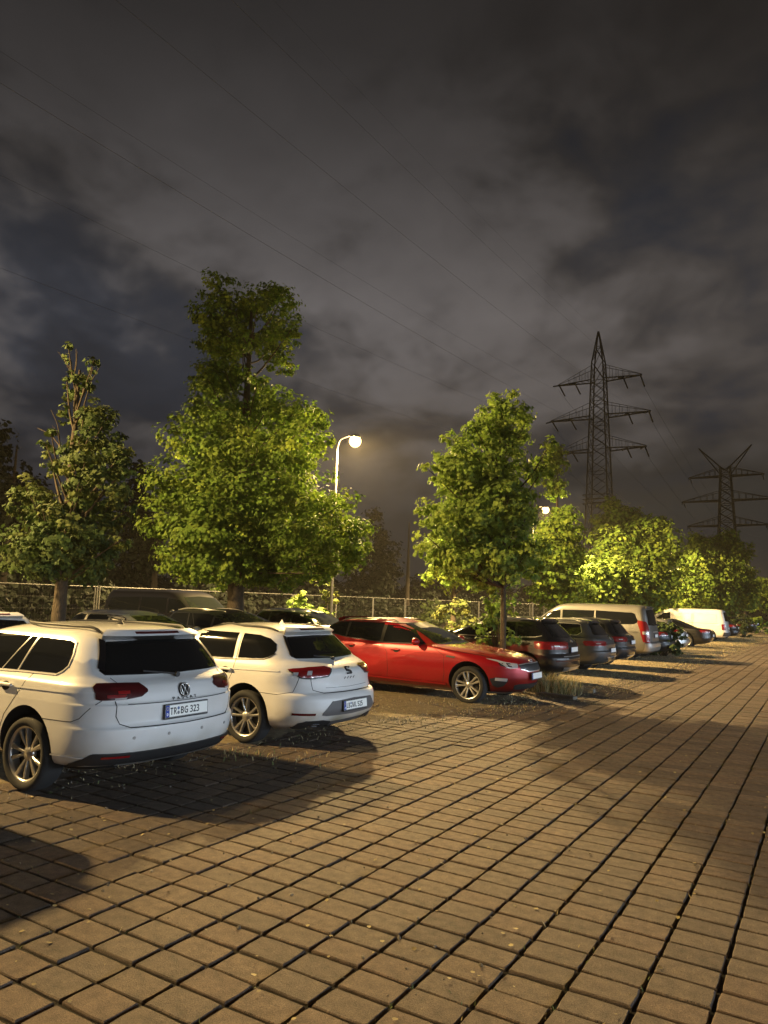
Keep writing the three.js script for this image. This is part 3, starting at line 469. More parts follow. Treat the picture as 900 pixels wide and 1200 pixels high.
// --- first car: white estate, rear to the lane
const estateWin = [[[.405, 1.21, .41, 1.115], [.36, 1.305, .36, 1.075], [.30, 1.322, .30, 1.047], [-.165, 1.335, -.245, 1.04]], [[-.205, 1.336, -.285, 1.038], [-.29, 1.338, -.5, 1.034]], [[-.315, 1.338, -.525, 1.033], [-1.05, 1.345, -1.05, 1.01]], [[-1.12, 1.345, -1.12, 1.008], [-1.3, 1.325, -1.3, 1.0], [-1.65, 1.17, -1.65, .995], [-1.95, 1.02, -1.95, .995]]];
makeCar({
  name: 'estate_car', label: 'white estate car with black roof rails and a plate reading TR BG 323', X: -6.14, Z: 4.91, rows: 'estate', wb: 2.79, r: .326, archR: .385, paint: CM.white, style: 'blade', rim: CM.alloy, rimTurn: .55, group: null, per: 7, q: 1.4,
  windows: estateWin, screen: [[-.62, 1.34, -.74, 1.02], [0, 1.36, 0, 1.0], [.62, 1.34, .74, 1.02]],
  rearGlass: [[-.57, 1.30, -.72, 1.085], [-.545, 1.325, -.69, 1.05], [0, 1.335, 0, 1.035], [.545, 1.325, .69, 1.05], [.57, 1.30, .72, 1.085]],
  extra(k) {
    const { car, sh, P, both2, RB, seam, arc } = k;
    both((s) => {                                              // bright window surround, belt crease, seams on each flank
      RB('window_trim', 'side', [[-1.95, 1.0], [-1.0, 1.0], [-.25, 1.028], [.305, 1.036], [.375, 1.07], [.423, 1.115], [.418, 1.21], [.372, 1.312], [.30, 1.333], [-.3, 1.347], [-1.1, 1.352]], .014, CM.chrome, { sz: s, off: .007 });
      RB('window_divider', 'side', [[-.185, 1.336], [-.265, 1.038]], .02, CM.chrome, { sz: s, off: .006 }); RB('window_divider', 'side', [[-.30, 1.338], [-.513, 1.034]], .012, CM.chrome, { sz: s, off: .006 });
      RB('crease', 'side', [[-2.6, .86], [-1.5, .875], [-.4, .893], [.3, .905], [.82, .915]], .014, CM.white, { sz: s, off: .007, deep: .01 });
      seam('side', [[-.02, 1.03], [-.12, .88], [-.33, .64], [-.385, .52]], .006, s); seam('side', [[-1.1, 1.0], [-1.12, .6], [-1.1, .28]], .006, s); seam('side', [[-2.1, .98], [-2.16, .6], [-2.1, .28]], .006, s); seam('side', [[.24, .66], [.62, .668], [.7, .70], [.84, .85]], .006, s);
      RB('bumper_crease', 'side', [[.37, .372], [.6, .378], [.85, .372]], .01, CM.white, { sz: s, off: .008, deep: .012 });
      RB('sill_strip', 'side', [[-2.35, .285], [-.42, .285]], .016, CM.chrome, { sz: s, off: .006 });
    });
    addHandle(car, sh, -.33, .905, CM.white); addHandle(car, sh, -1.42, .885, CM.white); addMirror(car, sh, -1.85, 1.0, CM.white);
    roofRails(car, sh, [[.42, 1.40], [.36, 1.41], [.1, 1.42], [-.5, 1.424], [-1.0, 1.415], [-1.12, 1.395]], CM.trim, .03);
    spoiler(car, sh, 1.365, .56, CM.white);
    both((s) => RB('gloss_fin', 'rear', [[.575, 1.335], [.70, 1.09]], .05, CM.black, { sz: s, off: .012 }));
    const so = arc('rear', .80, .92);
    both((s) => {                                              // dark red lamps wrapping the corners
      const t = P('tail_light', 'rear', [[.40, .928, .405, .908], [.455, .982, .47, .872], [.58, .986, .60, .856], [.74, .988, .74, .852], [so - .05, .987, so - .05, .852], [so, .96, so - .01, .862]], CM.lampDark, { sz: s, off: .009, step: .04 });
      part(t, 'lamp_band', sh.patch('rear', [[.60, .895, .62, .87], [so - .1, .895, so - .1, .87]], { sz: s, off: .0125 }), CM.lampRed); part(t, 'lamp_lens', sh.patch('rear', [[.57, .925, .57, .90], [.67, .925, .67, .90]], { sz: s, off: .0125 }), CM.lampRed);
      part(t, 'reversing_lens', sh.patch('rear', [[.60, .872, .61, .858], [so - .16, .868, so - .16, .855]], { sz: s, off: .0125 }), CM.lampClear);
    });
    seam('rear', [[-.70, .845], [-.70, .72], [-.665, .655], [-.58, .622], [0, .61], [.58, .622], [.665, .655], [.70, .72], [.70, .845]], .008); seam('rear', [[-.60, .815], [0, .806], [.60, .815]], .005);
    both((s) => seam('rear', [[.66, 1.03], [.64, .99]], .006, s));
    P('bumper_insert', 'rear', [[-1.02, .315, -1.0, .28], [-.86, .415, -.86, .27], [0, .405, 0, .262], [.86, .415, .86, .27], [1.02, .315, 1.0, .28]], CM.trim, { off: .014, deep: .03 });
    RB('bumper_trim', 'rear', [[-.62, .315], [0, .305], [.62, .315]], .014, CM.chrome, { off: .018 });
    both((s) => RB('reflector', 'rear', [[.55, .385], [.78, .385]], .018, CM.lampRed, { sz: s, off: .018 }));
    for (const z of [-.55, -.2, .2, .55]) { const b = part(car, 'parking_sensor', new THREE.CylinderGeometry(.014, .014, .006, 16).rotateX(Math.PI / 2), CM.silver); placeOn(b, sh, 'rear', z, .535, 1, .002); }
    addPlate(car, sh, 'rear', .722, plateMat(['TR', 'BG 323']), .05);
    const em = new THREE.Group(); em.name = 'emblem'; car.add(em); placeOn(em, sh, 'rear', .001, .895, 1, .01);       // ringed V over W
    part(em, 'emblem_disc', new THREE.CylinderGeometry(.066, .066, .012, 36).rotateX(Math.PI / 2), CM.gap); part(em, 'emblem_ring', new THREE.TorusGeometry(.058, .0045, 10, 40).translate(0, 0, .007), CM.chrome);
    const st = (p) => p.slice(1).map((q, i) => bar([...p[i], .009], [...q, .009], .0042, 6)); part(em, 'emblem_letters', merged([...st([[-.022, .05], [0, .004], [.022, .05]]), ...st([[-.047, .026], [-.024, -.045], [0, .002], [.024, -.045], [.047, .026]])]), CM.chrome);
    const L = 'PASSAT', cv = [...L].map((ch, i) => { const A = { P: [[[-1, -1], [-1, 1], [.6, 1], [.8, .6], [.6, .1], [-1, .1]]], A: [[[-1, -1], [0, 1], [1, -1]], [[-.6, -.3], [.6, -.3]]], S: [[[.9, .8], [-.6, 1], [-.9, .4], [.8, -.3], [.7, -.9], [-.9, -.8]]], T: [[[-1, 1], [1, 1]], [[0, 1], [0, -1]]] }[ch]; return A.flatMap((q) => q.slice(1).map((b, j) => { const a = q[j], ox = (i - 2.5) * .052; return bar([ox + a[0] * .012, a[1] * .012, 0], [ox + b[0] * .012, b[1] * .012, 0], .0028, 5); })); }).map(merged);
    const tx = new THREE.Group(); tx.name = 'model_lettering'; car.add(tx); cv.forEach((l) => part(tx, 'letter', l, CM.trim)); placeOn(tx, sh, 'rear', .001, .827, 1, .006);
    const fin = part(car, 'roof_antenna', new THREE.ConeGeometry(.035, .075, 16).scale(1.7, 1, .55).translate(0, .03, 0), CM.black); fin.position.set(.05, 1.452, 0);
    part(car, 'rear_wiper', merged([bar([.9, 1.035, 0], [.83, 1.075, .34], .008, 6), new THREE.CylinderGeometry(.025, .025, .03, 14).rotateZ(Math.PI / 2).translate(.9, 1.03, 0)]), CM.trim);
    both((s) => P('headlight', 'front', [[.5, .72, .5, .62], [.85, .74, .85, .63], [1.15, .76, 1.15, .68]], CM.headGlass, { sz: s })); P('grille', 'front', [[-.48, .71, -.48, .62], [.48, .71, .48, .62]], CM.trim);
  },
});

// --- second: white sports estate
const hatchWin = [[[.345, 1.13, .345, 1.085], [.30, 1.20, .29, 1.05], [.20, 1.265, .22, 1.03], [.05, 1.303, .05, 1.02], [-.215, 1.313, -.185, 1.012]], [[-.30, 1.314, -.265, 1.004], [-.96, 1.32, -.96, .985]], [[-1.03, 1.32, -1.03, .983], [-1.3, 1.27, -1.3, .98], [-1.65, 1.1, -1.65, .98], [-1.85, 1.0, -1.85, .975]]];
makeCar({
  name: 'estate_car', label: 'white sports estate with dark grey plate surround between another white estate and the red car', X: -6.15, Z: 7.78, rows: 'hatch', wb: 2.63, r: .318, archR: .372, paint: CM.white2, style: 'twin', rim: CM.alloy, rimTurn: .1, per: 7, q: 1.4,
  windows: hatchWin, screen: [[-.6, 1.3, -.72, .99], [0, 1.32, 0, .975], [.6, 1.3, .72, .99]],
  rearGlass: [[-.52, 1.265, -.665, 1.06], [-.49, 1.285, -.62, 1.035], [0, 1.295, 0, 1.02], [.49, 1.285, .62, 1.035], [.52, 1.265, .665, 1.06]],
  extra(k) {
    const { car, sh, P, both2, RB, seam, arc } = k;
    both((s) => {
      RB('door_pillar', 'side', [[-.257, 1.318], [-.225, 1.0]], .035, CM.white2, { sz: s, off: .006, deep: .012 }); RB('window_trim', 'side', [[-1.85, .965], [-.9, .973], [-.25, .993], [.05, 1.008], [.24, 1.02], [.31, 1.045], [.36, 1.09]], .012, CM.trim, { sz: s, off: .006 });
      RB('crease', 'side', [[-2.4, .80], [-1.2, .845], [-.2, .88], [.5, .895]], .012, CM.white2, { sz: s, off: .007, deep: .01 });
      seam('side', [[-.2, 1.0], [-.21, .85], [-.3, .68], [-.37, .55]], .006, s); seam('side', [[-1.0, .98], [-1.02, .6], [-1.0, .26]], .006, s); seam('side', [[.24, .63], [.5, .625], [.68, .66], [.72, .83]], .006, s);
    });
    addHandle(car, sh, -.32, .87, CM.white2); addMirror(car, sh, -1.72, .99, CM.white2);
    roofRails(car, sh, [[.18, 1.345], [.1, 1.36], [-.4, 1.385], [-1.0, 1.37], [-1.1, 1.345]], CM.trim, .022);
    spoiler(car, sh, 1.335, .5, CM.white2); both((s) => RB('gloss_fin', 'rear', [[.53, 1.29], [.655, 1.06]], .035, CM.black, { sz: s, off: .01 }));
    const so = arc('rear', .62, .9);
    both((s) => {
      const t = P('tail_light', 'rear', [[.31, .925, .315, .915], [.37, .945, .41, .84], [.62, .942, .62, .822], [so - .2, .935, so - .2, .822], [so - .08, .93, so - .13, .83], [so, .92, so - .01, .9]], CM.lampRed, { sz: s, off: .01, step: .04 });
      part(t, 'lamp_surround', sh.ribbon('rear', [[.315, .916], [.41, .835], [.62, .816], [so - .19, .816], [so - .12, .826], [so, .905]], .014, { sz: s, off: .0125 }), CM.trim); part(t, 'lamp_lens', sh.patch('rear', [[.62, .90, .65, .855], [.68, .90, .71, .855]], { sz: s, off: .0135 }), CM.lampClear); part(t, 'lamp_lens', sh.patch('rear', [[.80, .885, .82, .85], [.86, .885, .88, .85]], { sz: s, off: .0135 }), CM.lampClear);
    });
    seam('rear', [[-.66, .82], [-.64, .68], [-.5, .642], [0, .636], [.5, .642], [.64, .68], [.66, .82]], .008); seam('rear', [[-.45, .70], [0, .69], [.45, .70]], .004);
    P('bumper_insert', 'rear', [[-.56, .42, -.56, .39], [-.42, .545, -.5, .38], [0, .56, 0, .365], [.42, .545, .5, .38], [.56, .42, .56, .39]], CM.greyTrim, { off: .009 });
    both((s) => { RB('reflector', 'rear', [[.66, .405], [.95, .41]], .026, CM.brakeRed, { sz: s, off: .009 }); P('exhaust_trim', 'rear', [[.36, .30, .36, .235], [.5, .325, .5, .22], [.74, .325, .74, .225], [.82, .30, .82, .24]], CM.trim, { sz: s, off: .012 }); const e = part(car, 'exhaust_pipe', new THREE.TorusGeometry(.04, .007, 8, 28).scale(1.6, .75, 1), CM.darkAlloy); placeOn(e, sh, 'rear', .58, .275, s, .014); });
    P('diffuser', 'rear', [[-.33, .29, -.3, .20], [.33, .29, .3, .20]], CM.greyTrim, { off: .01 });
    addPlate(car, sh, 'rear', .475, plateMat(['LB', 'ML 525']), .1);
    const cv = [[[.045, .04], [-.03, .05], [-.045, .02], [.04, -.012]], [[-.04, .0], [.045, -.02], [.04, -.045], [-.045, -.045]]].flatMap((q) => q.slice(1).map((b, i) => bar([...q[i], 0], [...b, 0], .0115, 8))); const em = part(car, 'emblem', merged(cv), CM.trim); placeOn(em, sh, 'rear', .001, .885, 1, .008);
    const letters = [0, 1, 2, 3].map((i) => bar([-.1 + i * .065, -.012, 0], [-.075 + i * .065, .012, 0], .004, 5)); const lt = new THREE.Group(); lt.name = 'model_lettering'; car.add(lt); letters.forEach((l) => part(lt, 'letter', l, CM.darkAlloy)); placeOn(lt, sh, 'rear', .001, .80, 1, .005);
    part(car, 'rear_wiper', merged([bar([.67, 1.03, 0], [.60, 1.06, .32], .008, 6), new THREE.CylinderGeometry(.024, .024, .03, 14).rotateZ(Math.PI / 2).translate(.67, 1.02, 0)]), CM.trim);
    const fin = part(car, 'roof_antenna', new THREE.ConeGeometry(.032, .07, 16).scale(1.7, 1, .55).translate(0, .03, 0), CM.white2); fin.position.set(-.2, 1.42, 0);
  },
});

// --- third: red estate, nose to the lane
const redWin = [[[.47, 1.212, .46, 1.182], [.40, 1.262, .38, 1.135], [.16, 1.325, .16, 1.088], [-.06, 1.348, -.06, 1.06]], [[-.125, 1.352, -.1, 1.055], [-.9, 1.362, -.9, 1.0]], [[-.985, 1.362, -.965, .998], [-1.28, 1.35, -1.28, .993], [-1.5, 1.28, -1.5, .992], [-1.7, 1.14, -1.7, .992], [-1.88, 1.015, -1.88, .992]]];
makeCar({
  name: 'estate_car', label: 'glossy red estate car parked nose out beside a small tree', X: -8.36, Z: 13.03, nose: true, rows: 'sportwagon', wb: 2.8, r: .33, archR: .385, paint: CM.red, style: 'ten', rim: CM.alloy, rimTurn: .35, per: 7, q: 1.4,
  windows: redWin, screen: [[-.56, 1.335, -.72, 1.03], [-.5, 1.36, -.66, 1.005], [0, 1.372, 0, .99], [.5, 1.36, .66, 1.005], [.56, 1.335, .72, 1.03]], rearGlass: [[-.5, 1.33, -.64, 1.06], [0, 1.34, 0, 1.04], [.5, 1.33, .64, 1.06]],
  extra(k) {
    const { car, sh, P, both2, RB, seam, arc } = k;
    both((s) => {
      RB('window_trim', 'side', [[-1.9, 1.0], [-1.0, .985], [-.1, 1.043], [.38, 1.122], [.48, 1.19]], .016, CM.darkAlloy, { sz: s, off: .006 }); RB('window_trim', 'side', [[.49, 1.205], [.41, 1.272], [.16, 1.338], [-.3, 1.37], [-1.0, 1.377], [-1.32, 1.362], [-1.55, 1.28]], .013, CM.darkAlloy, { sz: s, off: .005 });
      RB('crease', 'side', [[-2.35, .84], [-1.2, .862], [0, .9], [.9, .92]], .012, CM.red, { sz: s, off: .007, deep: .01 }); RB('sill_strip', 'side', [[-2.35, .31], [-.42, .335]], .03, CM.red, { sz: s, off: .014, deep: .03 });
      seam('side', [[-.94, .995], [-1.1, .8], [-1.12, .5], [-1.08, .22]], .007, s); seam('side', [[-2.02, .985], [-2.32, .82], [-2.33, .5], [-2.27, .22]], .007, s); seam('side', [[.12, 1.06], [.1, .85], [-.22, .65], [-.4, .5]], .007, s);
      P('fender_vent', 'side', [[-2.38, .83, -2.36, .80], [-2.56, .815, -2.53, .785]], CM.trim, { sz: s, off: .006 });
      seam('front', [[.56, .775], [.62, .86], [.7, .93]], .006, s); seam('side', [[-2.1, .95], [-2.6, .905], [-3.0, .862], [-3.2, .825]], .006, s);
    });
    both((s) => { P('door_pillar', 'side', [[-.06, 1.352, -.055, 1.055], [-.13, 1.356, -.11, 1.052]], CM.gap, { sz: s, off: .002 }); P('door_pillar', 'side', [[-.88, 1.364, -.885, .998], [-1.0, 1.366, -.98, .996]], CM.gap, { sz: s, off: .002 }); });
    addHandle(car, sh, -.24, .905, CM.red); addHandle(car, sh, -1.28, .868, CM.red); addMirror(car, sh, -1.76, 1.01, CM.red);
    roofRails(car, sh, [[.1, 1.36], [0, 1.385], [-.5, 1.405], [-1.0, 1.40], [-1.12, 1.38]], CM.darkAlloy, .02); spoiler(car, sh, 1.37, .5, CM.red);
    const so = arc('front', -3.16, .79), mid = lerp(.52, so, .55);
    both((s) => {
      const hl = P('headlight', 'front', [[.52, .73, .545, .665], [.7, .755, .7, .645], [mid, .772, mid, .672], [so - .14, .795, so - .14, .755], [so, .812, so, .80]], CM.headGlass, { sz: s, off: .007, step: .04 });
      part(hl, 'lamp_lens', sh.patch('front', [[.66, .735, .66, .675], [.74, .738, .74, .678]], { sz: s, off: .010 }), CM.lens); part(hl, 'lamp_lens', sh.patch('front', [[.80, .74, .80, .685], [.87, .745, .87, .69]], { sz: s, off: .010 }), CM.lens); part(hl, 'running_light', sh.ribbon('front', [[.56, .668], [.7, .65], [mid, .678], [so - .12, .762]], .012, { sz: s, off: .0105 }), CM.lampClear);
      const f = P('bumper_vent', 'front', [[.74, .44, .78, .34], [.82, .49, .86, .31], [.98, .49, .98, .35], [1.08, .465, 1.05, .42]], CM.trim, { sz: s, off: .007 }); part(f, 'running_light', sh.ribbon('front', [[.76, .452], [.98, .462]], .05, { sz: s, off: .013 }), CM.lampClear);
    });
    P('grille', 'front', [[-.5, .705, -.48, .645], [-.3, .72, -.28, .60], [.3, .72, .28, .60], [.5, .705, .48, .645]], CM.trim, { off: .006 }); RB('grille_trim', 'front', [[-.5, .712], [-.3, .728], [.3, .728], [.5, .712]], .014, CM.chrome, { off: .011 }); RB('grille_trim', 'front', [[-.48, .64], [-.28, .595], [.28, .595], [.48, .64]], .012, CM.chrome, { off: .011 });
    P('lower_grille', 'front', [[-.58, .355, -.54, .29], [-.48, .375, -.46, .27], [.48, .375, .46, .27], [.58, .355, .54, .29]], CM.trim, { off: .007 }); RB('splitter', 'front', [[-.9, .222], [-.5, .205], [.5, .205], [.9, .222]], .02, CM.chrome, { off: .01 });
    addPlate(car, sh, 'front', .505, plainPlate, .06);
    const em = part(car, 'emblem', new THREE.TorusGeometry(.04, .006, 8, 30).scale(1.6, .8, 1), CM.chrome); placeOn(em, sh, 'front', .001, .765, 1, .006);
    both((s) => P('tail_light', 'rear', [[.45, .93, .45, .84], [.95, .93, .95, .84]], CM.lampRed, { sz: s }));
  },
});

// --- the rest of the front row
const estateScreen = [[-.62, 1.34, -.74, 1.02], [0, 1.36, 0, 1.0], [.62, 1.34, .74, 1.02]], estateRear = [[-.57, 1.30, -.72, 1.085], [-.545, 1.325, -.69, 1.05], [0, 1.335, 0, 1.035], [.545, 1.325, .69, 1.05], [.57, 1.30, .72, 1.085]];
const hatchScreen = [[-.6, 1.3, -.72, .99], [0, 1.32, 0, .975], [.6, 1.3, .72, .99]], hatchRear = [[-.52, 1.265, -.665, 1.06], [0, 1.295, 0, 1.02], [.52, 1.265, .665, 1.06]];
const suvWin = [[[.38, 1.18, .36, 1.12], [.25, 1.31, .25, 1.085], [.02, 1.365, .02, 1.07], [-.2, 1.385, -.18, 1.062]], [[-.26, 1.388, -.24, 1.06], [-.98, 1.40, -.98, 1.045]], [[-1.06, 1.40, -1.06, 1.045], [-1.3, 1.38, -1.3, 1.042], [-1.65, 1.2, -1.65, 1.042], [-1.9, 1.06, -1.9, 1.042]]];
const suvScreen = [[-.64, 1.40, -.76, 1.08], [0, 1.42, 0, 1.06], [.64, 1.40, .76, 1.08]], suvRear = [[-.58, 1.36, -.7, 1.09], [0, 1.385, 0, 1.06], [.58, 1.36, .7, 1.09]];
function seamsOf(k, xs, top, low) { both((s) => xs.forEach((x) => k.seam('side', [[x, top], [x - .02, low]], .007, s))); }
makeCar({
  name: 'compact_suv', label: 'glossy black compact SUV with bright diffuser, parked just beyond the small tree and grass tuft', X: -5.92, Z: 16.85, rows: 'suv', wb: 2.6, r: .335, paint: CM.black, style: 'twin', windows: suvWin, screen: suvScreen, rearGlass: suvRear,
  extra(k) {
    const { car, sh, P, RB } = k; plainRear(k, { tailX: .34, tailH: .9, tailS: .17, tailIn: .34, plateH: .80, gateH: .66, emblemH: .99 }); seamsOf(k, [-1.02, -2.0], 1.04, .3);
    spoiler(car, sh, 1.42, .58, CM.black); P('bumper_insert', 'rear', [[-.6, .42, -.55, .33], [.6, .42, .55, .33]], CM.alloy, { off: .012 }); RB('reflector', 'rear', [[-.85, .56], [.85, .56]], .022, CM.lampDark, { off: .008 }); RB('chrome_strip', 'rear', [[-.6, .66], [.6, .66]], .016, CM.chrome, { off: .008 });
    both((s) => RB('window_trim', 'side', [[-1.9, 1.045], [-1.0, 1.04], [-.2, 1.055], [.25, 1.078], [.4, 1.11]], .016, CM.chrome, { sz: s, off: .007 })); addMirror(car, sh, -1.8, 1.05, CM.black); addHandle(car, sh, -.3, .93, CM.black); addHandle(car, sh, -1.3, .92, CM.black);
    roofRails(car, sh, [[.2, 1.44], [.1, 1.455], [-.5, 1.475], [-1, 1.46], [-1.1, 1.44]], CM.alloy, .03);
  },
});
makeCar({
  name: 'estate_car', label: 'dark grey estate car between the black compact SUV and another dark estate', X: -6.1, Z: 20.5, rows: 'estate', wb: 2.68, r: .318, paint: CM.grey, style: 'far', windows: estateWin, screen: estateScreen, rearGlass: estateRear,
  extra(k) { const { car, sh, RB } = k; plainRear(k, { tailX: .55, tailH: .83, tailS: .13, tailIn: .45, plateH: .64, gateH: .56, emblemH: .95, chrome: .47 }); seamsOf(k, [-1.08, -2.05], 1, .3); spoiler(car, sh, 1.365, .54, CM.grey); addMirror(car, sh, -1.85, 1, CM.grey); addHandle(car, sh, -.33, .9, CM.grey); addHandle(car, sh, -1.4, .88, CM.grey); roofRails(car, sh, [[.36, 1.4], [.1, 1.42], [-.5, 1.424], [-1.05, 1.40]], CM.chrome, .028); both((s) => RB('window_trim', 'side', [[-1.95, 1.0], [-.25, 1.028], [.305, 1.036], [.423, 1.115], [.372, 1.312], [.30, 1.333], [-1.1, 1.352]], .013, CM.chrome, { sz: s, off: .006 })); },
});
makeCar({
  name: 'estate_car', label: 'black estate car parked directly in front of the champagne minibus', X: -6.1, Z: 22.95, rows: 'estate', wb: 2.7, r: .32, paint: CM.dark, style: 'far', windows: estateWin, screen: estateScreen, rearGlass: estateRear,
  extra(k) { const { car, sh, P } = k; plainRear(k, { tailX: .55, tailH: .88, tailS: .15, tailIn: .42, plateH: .78, gateH: .6, emblemH: .98, chrome: .4 }); seamsOf(k, [-1.08, -2.05], 1, .3); spoiler(car, sh, 1.365, .54, CM.dark); addMirror(car, sh, -1.85, 1, CM.dark); roofRails(car, sh, [[.36, 1.4], [.1, 1.42], [-.5, 1.424], [-1.05, 1.40]], CM.trim, .028); both((s) => P('exhaust_trim', 'rear', [[.5, .33, .5, .27], [.75, .33, .75, .27]], CM.chrome, { sz: s, off: .012 })); },
});
const vanWin = [[[.56, 1.40, .55, 1.33], [.46, 1.62, .47, 1.27], [.36, 1.66, .36, 1.255], [-.9, 1.70, -.9, 1.245]], [[-.96, 1.70, -.96, 1.245], [-2.12, 1.69, -2.12, 1.235]], [[-2.2, 1.68, -2.2, 1.235], [-2.6, 1.62, -2.6, 1.23], [-3.0, 1.34, -3.0, 1.23]]];
const vanScreen = [[-.66, 1.72, -.8, 1.27], [0, 1.76, 0, 1.25], [.66, 1.72, .8, 1.27]], vanRear = [[-.66, 1.76, -.76, 1.24], [0, 1.79, 0, 1.22], [.66, 1.76, .76, 1.24]];
makeCar({
  name: 'minibus', category: 'minibus', label: 'champagne silver minibus with long dark side windows and tall red tail lights', X: -6.2, Z: 27.3, rows: 'van', wb: 3.1, r: .335, paint: CM.champagne, style: 'far', windows: vanWin, screen: vanScreen, rearGlass: vanRear,
  extra(k) {
    const { car, sh, P, RB, seam, arc } = k; seamsOf(k, [-.95, -2.08], 1.2, .36); both((s) => seam('side', [[.6, .99], [-.4, .985], [-2.0, .985]], .012, s)); const so = arc('rear', .72, 1.0);
    both((s) => { const t = P('tail_light', 'rear', [[.79, 1.2, .80, .66], [.86, 1.36, .86, .62], [so - .05, 1.40, so - .1, .66], [so, 1.30, so - .04, .9]], CM.lampRed, { sz: s, off: .01 }); part(t, 'lamp_lens', sh.patch('rear', [[.82, 1.02, .82, .92], [so - .1, 1.02, so - .1, .92]], { sz: s, off: .014 }), CM.lampClear); });
    P('bumper_cover', 'rear', [[-1.05, .60, -1.05, .36], [1.05, .60, 1.05, .36]], CM.silver, { off: .03, deep: .05 }); addPlate(car, sh, 'rear', .86, plainPlate, .02); RB('chrome_strip', 'rear', [[-.4, 1.0], [.4, 1.0]], .035, CM.chrome, { off: .012 }); seam('rear', [[-.77, 1.2], [-.77, .64], [.77, .64], [.77, 1.2]], .008);
    addMirror(car, sh, -2.6, 1.25, CM.champagne); spoiler(car, sh, 1.84, .6, CM.champagne); addHandle(car, sh, -1.2, 1.06, CM.champagne);
    part(car, 'rear_wiper', bar([.97, 1.24, 0], [.95, 1.3, .4], .01, 6), CM.trim);
  },
});
makeCar({
  name: 'hatchback', label: 'dark hatchback half hidden behind the green shrub beside the minibus', X: -6.1, Z: 30.2, rows: 'hatch', wb: 2.6, r: .31, q: .7, per: 4, paint: CM.dark, style: 'far', windows: hatchWin, screen: hatchScreen, rearGlass: hatchRear,
  extra(k) { plainRear(k, { tailX: .5, tailH: .87, tailS: .14, tailIn: .5, plateH: .76, gateH: .6, emblemH: .93 }); spoiler(k.car, k.sh, 1.335, .5, CM.dark); addMirror(k.car, k.sh, -1.72, .99, CM.dark); },
});
makeCar({
  name: 'hatchback', label: 'silver hatchback with bright rear bumper between the shrub and the black coupe', X: -6.05, Z: 33.3, rows: 'hatch', wb: 2.6, r: .31, q: .7, per: 4, paint: CM.silver, style: 'far', windows: hatchWin, screen: hatchScreen, rearGlass: hatchRear,
  extra(k) { plainRear(k, { tailX: .5, tailH: .9, tailS: .17, tailIn: .52, plateH: .74, gateH: .6, emblemH: .94 }); spoiler(k.car, k.sh, 1.335, .5, CM.silver); addMirror(k.car, k.sh, -1.72, .99, CM.silver); },
});
const coupeWin = [[[-.02, 1.05, .0, 1.0], [-.3, 1.20, -.3, .985], [-.6, 1.275, -.6, .98]], [[-.66, 1.28, -.66, .98], [-1.2, 1.27, -1.2, .975], [-1.55, 1.14, -1.55, .972], [-1.85, .99, -1.85, .97]]];
makeCar({
  name: 'coupe', category: 'car', label: 'low black coupe with sloping rear window in front of the white van', X: -6.0, Z: 39.6, rows: 'coupe', wb: 2.75, r: .335, q: .8, per: 4, paint: CM.black, style: 'twin', windows: coupeWin, screen: [[-.6, 1.28, -.7, 1], [.6, 1.28, .7, 1]], rearGlass: [[-.5, 1.25, -.6, 1.0], [.5, 1.25, .6, 1.0]],
  extra(k) { plainRear(k, { tailX: .7, tailH: .82, tailS: .13, tailIn: .42, plateH: .6, gateH: .5, emblemH: .86, chrome: .34 }); addMirror(k.car, k.sh, -1.7, .98, CM.black); seamsOf(k, [-.7, -1.95], .97, .3); },
});
makeCar({
  name: 'panel_van', category: 'van', label: 'white panel van with blank pressed side panels beyond the black coupe', X: -6.1, Z: 48.9, rows: 'van', wb: 3.3, stretch: 1.1, r: .335, q: .8, per: 4, paint: CM.white2, style: 'far', windows: [vanWin[2]], screen: vanScreen, rearGlass: vanRear,
  extra(k) {
    const { car, sh, P, RB, seam, arc } = k;
    both((s) => { for (const [a, b] of [[.42, -.86], [-.98, -2.02]]) { RB('panel_pressing', 'side', [[a, 1.25], [a, 1.64], [b, 1.68], [b, 1.24], [a, 1.25]], .03, CM.white2, { sz: s, off: .012, deep: .02 }); } seam('side', [[.55, 1.1], [-2.1, 1.08]], .014, s); seam('side', [[-2.08, 1.7], [-2.08, .4]], .012, s); seam('side', [[-.92, 1.7], [-.92, .4]], .012, s); const t = P('tail_light', 'rear', [[.86, 1.06, .86, .72], [1.1, 1.06, 1.1, .72]], CM.lampRed, { sz: s, off: .01 }); });
    P('bumper_cover', 'rear', [[-1.05, .58, -1.05, .36], [1.05, .58, 1.05, .36]], CM.matt, { off: .03, deep: .05 }); addPlate(car, sh, 'rear', .8, plainPlate, .02); addMirror(car, sh, -2.6, 1.25, CM.trim);
  },
});
[['dark red hatchback just beyond the white panel van', 55.2, CM.dark, 'hatch'], ['black car parked past the second roadside shrub', 62.6, CM.black, 'suv'], ['grey car second from the far end of the front row', 69.5, CM.grey, 'hatch'], ['dark car at the far end of the front row', 75, CM.dark, 'hatch']].forEach(([label, Z, paint, rows], i) => makeCar({
  name: 'hatchback', label: i === 0 ? 'dark hatchback with red tail light just beyond the white panel van' : label, X: -6.1, Z, rows, wb: 2.6, r: .315, q: .5, per: 3, paint, style: 'far', windows: rows === 'suv' ? suvWin : hatchWin, screen: rows === 'suv' ? suvScreen : hatchScreen, rearGlass: rows === 'suv' ? suvRear : hatchRear,
  extra(k) { plainRear(k, { tailX: rows === 'suv' ? .34 : .5, tailH: .88, tailS: .15, tailIn: .5, plateH: .74, gateH: .6, emblemH: .93 }); },
}));
